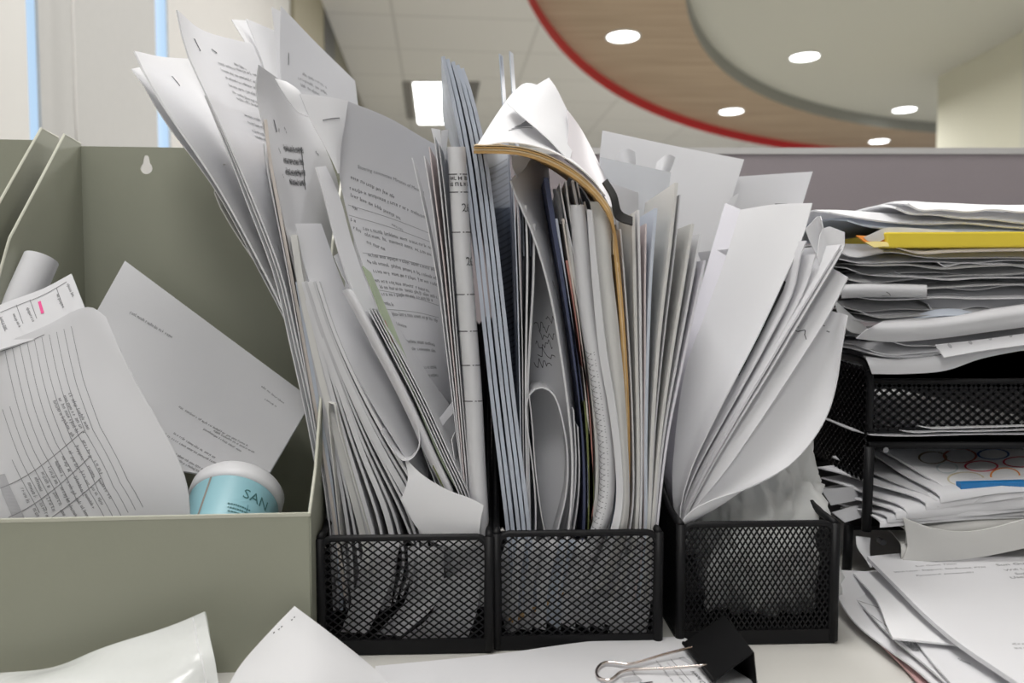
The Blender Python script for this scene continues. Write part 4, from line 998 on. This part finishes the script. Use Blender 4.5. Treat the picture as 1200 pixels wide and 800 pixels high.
o = bpy.data.objects.new('carrier_bag', me); C.objects.link(o); tag(o, 'crumpled white plastic bag stuffed inside the right mesh holder', 'plastic bag')
for k_, (a, b, c, d) in enumerate([((820,600),(830,572),(850,560),(862,606)), ((905,560),(915,580),(925,600),(930,612)), ((920,548),(945,540),(952,575),(950,612))]):
    sheet('bag_fold', None, [([a, ((a[0]+b[0])/2-4, (a[1]+b[1])/2), b], .535), ([d, ((d[0]+c[0])/2+3, (d[1]+c[1])/2), c], .55)], th=.0006, m=MATS['bag_white'], n=12, mm=10, wave=.002, parent=o)

# ================================================================== LETTER TRAYS AND PILES ON THE RIGHT
GROUP[0] = 'papers piled on the top tray'
tr = root('letter_tray', 'black mesh letter tray tower with paper piles on the right', 'letter tray')
TX0, TX1, TY0, TY1 = .2705, .60, .556, .82
def traylevel(z, lip, par):
    mb = MB(); lattice(mb, [(TX0,z),(TX1,z),(TX1,z+lip),(TX0,z+lip)], .0075, .0062, .0020, .0009, lambda a, b: np.array([a, TY0, b])); fm = mb.build('front_mesh', BLACK, par)
    mb = MB(); mb.tube([(TX0,TY0,z+lip),(TX1,TY0,z+lip)], .0022, 8); mb.build('front_rail', BLACK, fm, True)
    mb = MB(); mb.box(((TX0+TX1)/2, (TY0+TY1)/2, z), (TX1-TX0, TY1-TY0, .003)); mb.build('shelf_plate', BLACK, par)
    mb = MB(); lattice(mb, [(TY0,z),(TY1,z),(TY1,z+lip),(TY0,z+lip)], .0075, .0062, .0024, .0009, lambda a, b: np.array([TX0, a, b])); mb.build('side_mesh', BLACK, par)
    mb = MB(); mb.tube(catmull([(TX0,TY1,z+lip+.012),(TX0,TY0+.03,z+lip+.015),(TX0,TY0+.006,z+lip+.012),(TX0,TY0,z+lip+.002),(TX0,TY0,z)], 30), .0030, 8); mb.build('side_rail', BLACK, par, True)
traylevel(.121, .038, tr)
for z0_, z1_ in ((.105, .172), (.036, .075)):
    mb = MB(); lattice(mb, [(TX0,z0_),(TX1,z0_),(TX1,z1_),(TX0,z1_)], .0075, .0062, .0055, .0009, lambda a, b: np.array([a, TY1, b])); mb.build('back_mesh', BLACK, tr)
    if z0_ > .1:
        mb = MB(); lattice(mb, [(TY0,z0_-.022),(TY1,z0_-.022),(TY1,z1_),(TY0,z1_-.004)], .0075, .0062, .0038, .0009, lambda a, b: np.array([TX0-.002, a, b])); mb.build('side_mesh', BLACK, tr)
mb = MB(); mb.box(((TX0+TX1)/2, (TY0+TY1)/2, .109), (TX1-TX0, TY1-TY0, .003)); mb.build('shelf_plate', BLACK, tr)
mb = MB(); mb.tube([(TX0,TY0,.110),(TX1,TY0,.110)], .003, 8); mb.build('front_rail', BLACK, tr, True)
mb = MB(); mb.box(((TX0+TX1)/2, (TY0+TY1)/2+.01, .040), (TX1-TX0, TY1-TY0-.02, .003)); mb.build('shelf_plate', BLACK, tr)
for a, b in (((TX0-.002, TY0-.006, .110), (TX0-.003, TY0-.006, .046)), ((TX0-.006, TY0+.016, .044), (TX0-.007, TY0+.016, .002)), ((TX0, TY1, .15), (TX0, TY1, .0))):
    mb = MB(); mb.tube([a, b], .0036, 10); mb.build('leg', BLACK, tr, True)
for z in (.111, .040):
    mb = MB(); mb.tube([(TX0+.012, TY0-.003, z-.004), (TX0+.012, TY0+.004, z-.004)], .0022, 8); mb.build('screw', STEEL, tr)

def pile(name, label, y0, y1, xl, droop, m, Yf=.555, back=.20, th=.0009, wv=2.0, seed=0, tip=8, parent=None, ym=None, xr=1230, group=None):
    """A flat sheet seen edge on: its near edge hangs down by droop, its top runs back."""
    r = random.Random(seed*13+5); n = 7; xs = [xl + (xr-xl)*t for t in (0, .12, .28, .45, .62, .8, 1)]
    yy = [y0 + (y1-y0)*t + r.uniform(-wv, wv) for t in (0, .12, .28, .45, .62, .8, 1)]
    if ym is not None: yy = [np.interp(x, [a for a, _ in ym], [b for _, b in ym]) for x in xs]
    dr = [droop*r.uniform(.6, 1.15) for _ in xs]; dr[0] *= .35
    f0 = [P(x + tip*(j == 0), y+d, Yf) for j, (x, y, d) in enumerate(zip(xs, yy, dr))]
    f1 = [P(x, y, Yf+.003) for x, y in zip(xs, yy)]
    f2 = [q + np.array([0, back*.45, r.uniform(-.001, .002)]) for q in f1]
    f3 = [q + np.array([0, back, 0]) for q in f1]
    return Sheet(name, label, [f0, f1, f2, f3], th=th, m=m, n=26, mm=12, parent=parent)
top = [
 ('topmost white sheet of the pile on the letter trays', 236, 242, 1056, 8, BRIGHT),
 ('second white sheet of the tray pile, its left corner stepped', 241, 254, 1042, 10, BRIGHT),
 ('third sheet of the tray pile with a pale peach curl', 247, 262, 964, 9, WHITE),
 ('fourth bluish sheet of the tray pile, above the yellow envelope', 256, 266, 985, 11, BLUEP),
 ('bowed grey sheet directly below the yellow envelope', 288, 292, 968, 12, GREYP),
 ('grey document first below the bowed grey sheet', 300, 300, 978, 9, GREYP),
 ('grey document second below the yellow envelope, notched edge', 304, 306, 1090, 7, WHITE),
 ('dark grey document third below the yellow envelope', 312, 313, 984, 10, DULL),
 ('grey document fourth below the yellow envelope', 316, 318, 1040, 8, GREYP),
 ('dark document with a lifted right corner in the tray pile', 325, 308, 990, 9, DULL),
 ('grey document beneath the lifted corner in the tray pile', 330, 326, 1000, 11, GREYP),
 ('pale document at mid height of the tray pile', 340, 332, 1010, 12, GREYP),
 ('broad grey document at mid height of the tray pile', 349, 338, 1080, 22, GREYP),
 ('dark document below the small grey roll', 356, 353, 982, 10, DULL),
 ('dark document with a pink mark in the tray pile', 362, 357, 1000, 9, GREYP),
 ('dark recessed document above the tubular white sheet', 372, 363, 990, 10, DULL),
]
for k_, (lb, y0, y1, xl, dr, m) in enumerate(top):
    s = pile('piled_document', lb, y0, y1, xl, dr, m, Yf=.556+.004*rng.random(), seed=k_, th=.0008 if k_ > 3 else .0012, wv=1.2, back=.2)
    if 'pink mark' in lb:
        i = Ink(s); u, v = uv_of(s, 1018, 366); i.quad(u, v, 0, -.002, .012, .002, .3); i.done('pink_mark', mat('marker_pink', (.7,.1,.2)))
    if 'notched' in lb:
        i = Ink(s)
        for q in range(3): u, v = uv_of(s, 1110+q*14, 309); i.quad(u, v, 0, -.001, .004, .0008)
        i.done('ink_dot', INK)
# extra thin in-between sheets
for k_, (y0, y1, xl) in enumerate([(308,309,1000),(321,322,1015),(335,329,985),(345,345,995),(368,360,1005)]):
    pile('piled_document', ['thin dark sheet below the notched document', 'thin dark sheet under the lifted corner document', 'thin sheet above the small grey roll', 'thin sheet level with the small grey roll', 'thin sheet under the pink marked document'][k_], y0, y1, xl, 5, [DULL, GREYP, DULL, WHITE, DULL][k_], Yf=.553, seed=50+k_, th=.0006, wv=1.5)
# yellow envelope
ye = root('yellow_envelope', 'bright yellow envelope edge in the tray pile', 'envelope')
e0 = [(1037,271,.552),(1090,272,.552),(1150,272,.552),(1235,273,.552)]; e1 = [(1040,290,.552),(1090,290,.552),(1150,290,.552),(1235,289,.552)]
mb = MB(); q = rail([(1038,272,.55),(1240,271,.55)]) ; w_ = rail([(1040,290,.55),(1240,289,.55)]); bk_ = np.array([0,.16,.002])
mb.hexa([w_[0], w_[1], w_[1]+bk_, w_[0]+bk_, q[0], q[1], q[1]+bk_, q[0]+bk_]); f_ = mb.build('folded_side', YELLOW, ye); bv = f_.modifiers.new('b','BEVEL'); bv.width = .0012; bv.segments = 2
Sheet('flap', 'cream flap', [rail([(1012,278,.553),(1026,272,.553),(1036,267,.555),(1120,271,.557)]), rail([(1020,286,.553),(1034,282,.553),(1040,276,.554),(1120,273,.556)])], th=.0008, m=CREAM, n=14, mm=6, parent=ye)
sheet('orange_folder', 'orange folder corner left of the yellow envelope', [([(1003,276),(1016,277),(1036,281)], .556), ([(1014,284),(1024,286),(1040,287)], .552)], th=.0010, m=ORANGE, n=10, mm=5, cat='folder')
sheet('orange_folder', 'pale yellow folder corner just under the orange corner', [([(1014,284),(1026,283),(1040,284)], .551), ([(1024,290),(1034,289),(1042,289)], .549)], th=.0010, m=mat('folder_pale', (.75,.62,.25), .5), n=10, mm=5, cat='folder')
sheet('tan_sheet', 'tan sheet bowing below the yellow envelope', [([(1050,290),(1075,295),(1100,293),(1235,290)], .553), ([(1060,293),(1080,298),(1105,296),(1235,293)], .551)], th=.0008, m=OLD, n=12, mm=4)
# small grey roll
rp_ = [(986,339),(1010,338),(1050,338),(1086,339)]
s = sheet('rolled_sheet', 'small grey roll with pen strokes in the tray pile', [(shift(rp_,0,-5), .556), (shift(rp_,0,-2), .546), (shift(rp_,0,5), .545), (shift(rp_,0,10), .555)], th=.0008, m=GREYP, mm=12)
i = Ink(s); u, v = uv_of(s, 1042, 342); i.scribble(u, v, .006, .006, 0, 9); i.done('handwriting', INK)
# tubular white sheet, folded cards and draped sheets
sheet('tubular_sheet', 'thick white sheet rounded over at the front of the tray pile', [
    ([(1003,396),(1040,400),(1100,396),(1160,388),(1235,378)], .550), ([(1012,388),(1050,390),(1105,383),(1165,373),(1235,362)], .540), ([(1032,378),(1060,376),(1110,373),(1165,364),(1235,354)], .547), ([(1040,376),(1062,374),(1112,371),(1167,362),(1235,352)], .70)], th=.0010, m=WHITE, mm=16)
sheet('curved_card', 'bluish card curving above the tubular white sheet', [([(1070,371),(1095,363),(1120,362),(1140,366)], .556), ([(1070,376),(1095,371),(1120,370),(1140,370)], .552)], th=.0008, m=BLUEP, n=14, mm=4)
sheet('folded_document', 'dark folded document wedge left of the tubular white sheet', [([(978,352),(996,368),(1016,385)], .558), ([(984,375),(995,388),(1012,392)], .552)], th=.001, m=DULL, n=10, mm=5)
s = sheet('perforated_sheet', 'white sheet with a row of punched holes on its front strip', [([(1096,404),(1150,398),(1235,386)], .545), ([(1106,419),(1152,411),(1235,400)], .538)], th=.0008, m=WHITE, n=16, mm=6)
i = Ink(s)
for a, b in ((1113,405),(1137,401),(1160,396),(1184,391)):
    u, v = uv_of(s, a, b); k = 12; i.put(u, v, [(.0021*cos(2*pi*j/k), .0013*sin(2*pi*j/k)) for j in range(k)], [tuple(range(k))])
i.done('punched_hole', INKL)
pile('piled_document', 'long grey document tucked below the tubular white sheet', 398, 388, 1040, 12, GREYP, Yf=.553, seed=71, th=.001)
pile('piled_document', 'pale document with a wavy front below the tubular sheet', 407, 392, 1012, 10, WHITE, Yf=.552, seed=72, th=.0008)
pile('piled_document', 'lowest long document in the top tray', 412, 402, 1010, 9, GREYP, Yf=.551, seed=73, th=.0012)
sheet('draped_sheet', 'grey sheet draped down over the top tray front', [
    ([(1012,417),(1050,421),(1095,418),(1150,409),(1235,398)], .565), ([(1016,422),(1050,424),(1095,420),(1150,411),(1235,400)], .545), ([(1022,438),(1060,438),(1108,434),(1150,420),(1235,404)], .545)], th=.0007, m=WHITE, mm=10)
pile('piled_document', 'dim sheet end at the left rear of the top tray', 418, 420, 984, 10, GREYP, Yf=.60, xr=1060, seed=74)
GROUP[0] = 'thin sheets on the middle shelf'
# sheets on the second shelf
for k_, (y0, y1, xl, m) in enumerate([(508,505,1012,GREYP),(504,501,1050,WHITE),(499,497,1072,BRIGHT)]):
    pile('tray_sheet', ['lowest of three thin sheets on the narrow middle shelf', 'middle one of three thin sheets on the narrow middle shelf', 'top one of three thin sheets on the narrow middle shelf'][k_], y0, y1, xl, 3, m, Yf=.552, wv=.5, th=.0007, seed=80+k_, back=.22)

GROUP[0] = 'papers heaped in the lower tray'
# lower heap: (left corner, front corner, right end), each a sheet seen from above
def heap(label, L_, Fc, Rt, m, th=.0010, Yb=.70, droop=4, seed=0, name='heaped_document', YF=.530, YL=.605, kx=0):
    """Sheet with left corner L_, near corner Fc and near right end Rt (photo positions) resting in the lower tray."""
    a, f, r = P(*L_, YL), P(*Fc, YF), P(*Rt, YF+.004); rr = random.Random(seed)
    mid = (a+f)/2 + np.array([0,0,rr.uniform(-.001,.003)]); e = np.array([.06, .16, .004])
    m2 = (f+r)/2 + np.array([0,0,rr.uniform(-.002,.002)])
    f0 = [f - np.array([0,-.0,droop*.0006]) , m2 - np.array([0,0,droop*.0006]), r - np.array([0,0,droop*.0006])]
    front = [f, m2, r]; midl = [mid, (mid+m2)/2 + np.array([.02,.03,.002]), (r + np.array([0,.06,.003]))]; bk = [a, a+np.array([.12,.05,.003]), r+np.array([0,.12,.004])]
    return Sheet(name, label, [f0, front, midl, bk], th=th, m=m, n=24, mm=20, wave=.0006)
hp = [
 ('lowest heavy sheet of the lower heap, its front edge hanging over the desk sheets', (1040,620), (1056,642), (1230,628), CREAM, 8),
 ('curled cream sheet above the lowest one in the lower heap', (1020,600), (1062,622), (1230,606), CREAM, 10),
 ('sheet in the lower heap with its left end fanned, fifth from its top', (985,595), (1032,612), (1230,600), WHITE, 4),
 ('ragged sheet low in the lower heap, sticking out left', (972,588), (1040,606), (1230,596), GREYP, 4),
 ('pale sheet of the lower heap ending beside the tray leg', (965,572), (1050,600), (1230,588), WHITE, 5),
 ('broad white sheet in the middle of the lower heap', (962,560), (1062,598), (1230,582), WHITE, 7),
 ('folded white sheet third under the ring patterned envelope', (958,548), (1085,590), (1230,574), WHITE, 5),
 ('flat sheet second under the ring patterned envelope', (975,535), (1098,588), (1230,570), GREYP, 4),
 ('flat sheet right under the ring patterned envelope', (1010,525), (1102,583), (1230,568), WHITE, 4)]
for k_, (lb, a, f, r, m, dr) in enumerate(hp): heap(lb, a, f, r, m, droop=dr*1.6, seed=k_)
for k_, (a, b, c, d) in enumerate([((962,573),(974,592),(1010,585),(1000,570)),((975,600),(990,612),(1030,600),(1010,590)),((1040,597),(1064,612),(1092,594),(1070,582))]):
    sheet('white_slip', ['loose white corner left of the tray leg in the lower heap', 'grey loose corner low beside the tray leg', 'folded white corner at the front of the lower heap'][k_], [([a, b], .555), ([d, c], .575)], th=.0006, m=[GREYP, GREYP, WHITE][k_], n=8, mm=6)
s = sheet('curled_sheet', 'cream sheet end rolled down in front of the lower heap over the desk sheets', [
    ([(1058,606),(1062,625),(1063,642),(1057,657)], .528), ([(1090,618),(1100,634),(1102,648),(1098,657)], (.522,.524)), ([(1140,622),(1145,635),(1148,646),(1150,652)], .524), ([(1235,598),(1235,612),(1235,624),(1235,634)], .526)], th=.0010, m=CREAM, n=16, mm=24)
# ring patterned envelope with a blue edge
en = root('patterned_envelope', 'white envelope with coloured ring outlines and a blue front edge', 'envelope')
es = Sheet('envelope_body', 'white with ring outlines', [rail([(1020,520,.60),(1100,522,.625),(1235,512,.63)]), rail([(1055,540,.575),(1120,545,.58),(1235,536,.585)]), rail([(1098,566,.545),(1150,566,.545),(1235,562,.545)]), rail([(1110,574,.537),(1130,574,.536),(1160,571,.536),(1235,567,.536)])], th=.0016, m=BRIGHT, n=30, mm=24, parent=en)
RC = [('ring_brown',(.20,.14,.07),1093,536,16,7),('ring_red_brown',(.40,.10,.07),1125,534,19,8),('ring_blue',(.03,.12,.35),1164,532,18,6),('ring_pale',(.55,.62,.64),1110,548,12,6),('ring_crimson',(.55,.02,.07),1150,546,19,6),('ring_orange',(.75,.25,.04),1178,557,17,9),('ring_sand',(.62,.55,.38),1132,561,21,8),('ring_crimson',(.55,.02,.07),1196,541,20,6)]
for nm, col, a, b, rx, ry in RC:
    i = Ink(es); K2 = 26; pts = [uv_of(es, a + rx*cos(2*pi*j/K2), b + ry*sin(2*pi*j/K2)) for j in range(K2)]
    for j in range(K2):
        q0, q1 = pts[j], pts[(j+1) % K2]; i.line(*q0, *q1, .0017, 2)
    i.done('ring_print', mat(nm, col, .5))
mb = MB(); q = rail([(1126,566,.534),(1240,563,.534)]); w_ = rail([(1126,577,.534),(1240,575,.534)]); bk_ = np.array([0,.006,.0])
mb.hexa([w_[0], w_[1], w_[1]+bk_, w_[0]+bk_, q[0], q[1], q[1]+bk_, q[0]+bk_]); mb.build('blue_edge', mat('edge_blue', (.01,.17,.45), .4), en)

GROUP[0] = 'sheets piled on the desk'
# sheets on the desk, lower right
ds = [
 ('lowest sheet of the desk pile, a reddish cover edge', [[(985,700),(1015,738),(1062,785),(1110,840)], [(1120,690),(1150,735),(1190,790),(1230,860)]], .003, mat('cover_dusty', (.50,.30,.30), .6)),
 ('curved sheet of the desk pile lifting beside the right holder', [[(976,668),(982,700),(1000,728),(1035,757),(1075,786),(1130,840)], [(1060,672),(1075,705),(1100,735),(1130,765),(1160,795),(1200,850)]], .008, WHITE),
 ('ruled sheet of the desk pile with a dark hatched band', [[(990,688),(1012,712),(1046,748),(1085,780),(1130,822)], [(1100,680),(1120,718),(1150,752),(1190,790),(1220,835)]], .012, WHITE),
 ('small envelope corner between the ruled and the typed desk sheets', [[(1072,750),(1092,776),(1108,794),(1118,806)], [(1115,746),(1140,770),(1165,792),(1175,803)]], .015, WHITE),
 ('narrow sheet of the desk pile below the typed guest sheet', [[(1000,672),(1026,702),(1040,735),(1046,748)], [(1060,664),(1090,705),(1112,742),(1122,756)]], .019, BRIGHT)]
dsheets = []
for k_, (lb, rl_, z_, m) in enumerate(ds):
    dsheets.append(Sheet('desk_sheet', lb, [[D(*q, z_ + (.014 if (k_ == 1 and j == 0 and n_ < 1) else .006 if (k_ == 1 and j == 0 and n_ < 2) else 0)) for n_, q in enumerate(r)] for j, r in enumerate(rl_)], th=.0012, m=m, n=24, mm=14))
i = Ink(dsheets[2])
for k_ in range(14): i.line(.06+.02*k_, .42, .10+.02*k_, .52, .0012, 3)
for k_ in range(20): i.words(.05, .42+.012*k_, .03, .003, 0, k_)
line_px(i, 996, 712, 1030, 712, .0005); line_px(i, 1008, 732, 1034, 730, .0005)
i.done('lettering', INKG)
i = Ink(dsheets[3]); words_px(i, 1122, 772, 1136, 778, .003, 5); i.done('lettering', INKG)
s = Sheet('guest_sheet', 'large typed guest sheet on top of the desk pile, sloping right edge', [
    [D(1016,654,.030), D(1050,688,.028), D(1086,724,.026), D(1124,756,.024), D(1200,808,.022), D(1250,850,.022)],
    [D(1100,646,.031), D(1150,690,.029), D(1190,724,.027), D(1230,760,.025), D(1290,808,.023), D(1340,850,.022)],
    [D(1240,640,.031), D(1270,690,.029), D(1290,724,.027), D(1320,760,.025), D(1370,808,.023), D(1420,850,.022)]], th=.0030, m=WHITE, n=26, mm=26)
i = Ink(s)
text_px(i, 1073, 664, 1121, 661, 'Sun Guest Team'); text_px(i, 1048, 671, 1155, 665, 'Wifi User: Support, StarBound, PTM'); text_px(i, 1074, 675, 1141, 671, 'Password: password01')
text_px(i, 1168, 663, 1215, 660, 'Sun Guest'); text_px(i, 1178, 669, 1215, 666, 'Wifi User'); text_px(i, 1190, 673, 1220, 671, 'Support'); text_px(i, 1185, 678, 1225, 674, 'Username')
words_px(i, 1187, 755, 1220, 755, .003, 3); words_px(i, 1190, 760, 1225, 759, .003, 4)
i.done('lettering', INKG)
sheet('white_slip', 'torn white slip hanging under the tray corner', [([(1003,628),(1004,640),(1014,655),(1020,665)], (.555,.545)), ([(1020,630),(1019,642),(1020,655),(1022,664)], (.555,.545))], th=.0006, m=BRIGHT, n=10, mm=4)


# ================================================================== LIGHT
def area(name, loc, size, power, rot=(0,0,0), col=(1,1,1), sy=None):
    l = bpy.data.lights.new(name, 'AREA'); l.energy = power; l.color = col; l.shape = 'RECTANGLE'; l.size = size; l.size_y = sy or size
    o = bpy.data.objects.new(name, l); C.objects.link(o); o.location = loc; o.rotation_euler = rot; o['kind'] = 'helper'; return o
WARM = (1.0, 0.985, 0.965)
for nm, x, y, w in (('ceiling_area_light', -0.2, 0.45, 20), ('ceiling_area_light', 0.35, 1.3, 14), ('ceiling_area_light', -0.2, -0.9, 18), ('ceiling_area_light', .3, 2.6, 22), ('ceiling_area_light', 2.2, 3.2, 70), ('ceiling_area_light', .4, 6.0, 80), ('ceiling_area_light', 3.0, 7.5, 80), ('ceiling_area_light', 5.5, 5.5, 80)):  # unseen overhead lights; far ones are added fill to brighten the ceiling
    area(nm, (x, y, CEIL-.03), .6, w, col=WARM)
area('window_daylight', (-.80, 1.6, .9), .5, 5, rot=(0, R(-90), 0), col=(.80,.90,1), sy=1.4)
w = bpy.data.worlds.new('World'); bpy.context.scene.world = w; w.use_nodes = True
w.node_tree.nodes['Background'].inputs[0].default_value = (0.93, 0.96, 1.0, 1); w.node_tree.nodes['Background'].inputs[1].default_value = 0.50

cam = bpy.data.cameras.new('Camera'); co = bpy.data.objects.new('Camera', cam); C.objects.link(co)
co.location = EYE; co.rotation_euler = (pi/2 - PITCH, 0, 0); cam.sensor_width = 36; cam.lens = F/1200*36; cam.clip_start = .01
cam.dof.use_dof = True; cam.dof.focus_distance = .50; cam.dof.aperture_fstop = 7.0
sc = bpy.context.scene; sc.camera = co
sc.view_settings.view_transform = 'Standard'; sc.view_settings.look = 'None'; sc.view_settings.gamma = 1; sc.view_settings.use_curve_mapping = False
sc.view_settings.exposure = 0.0
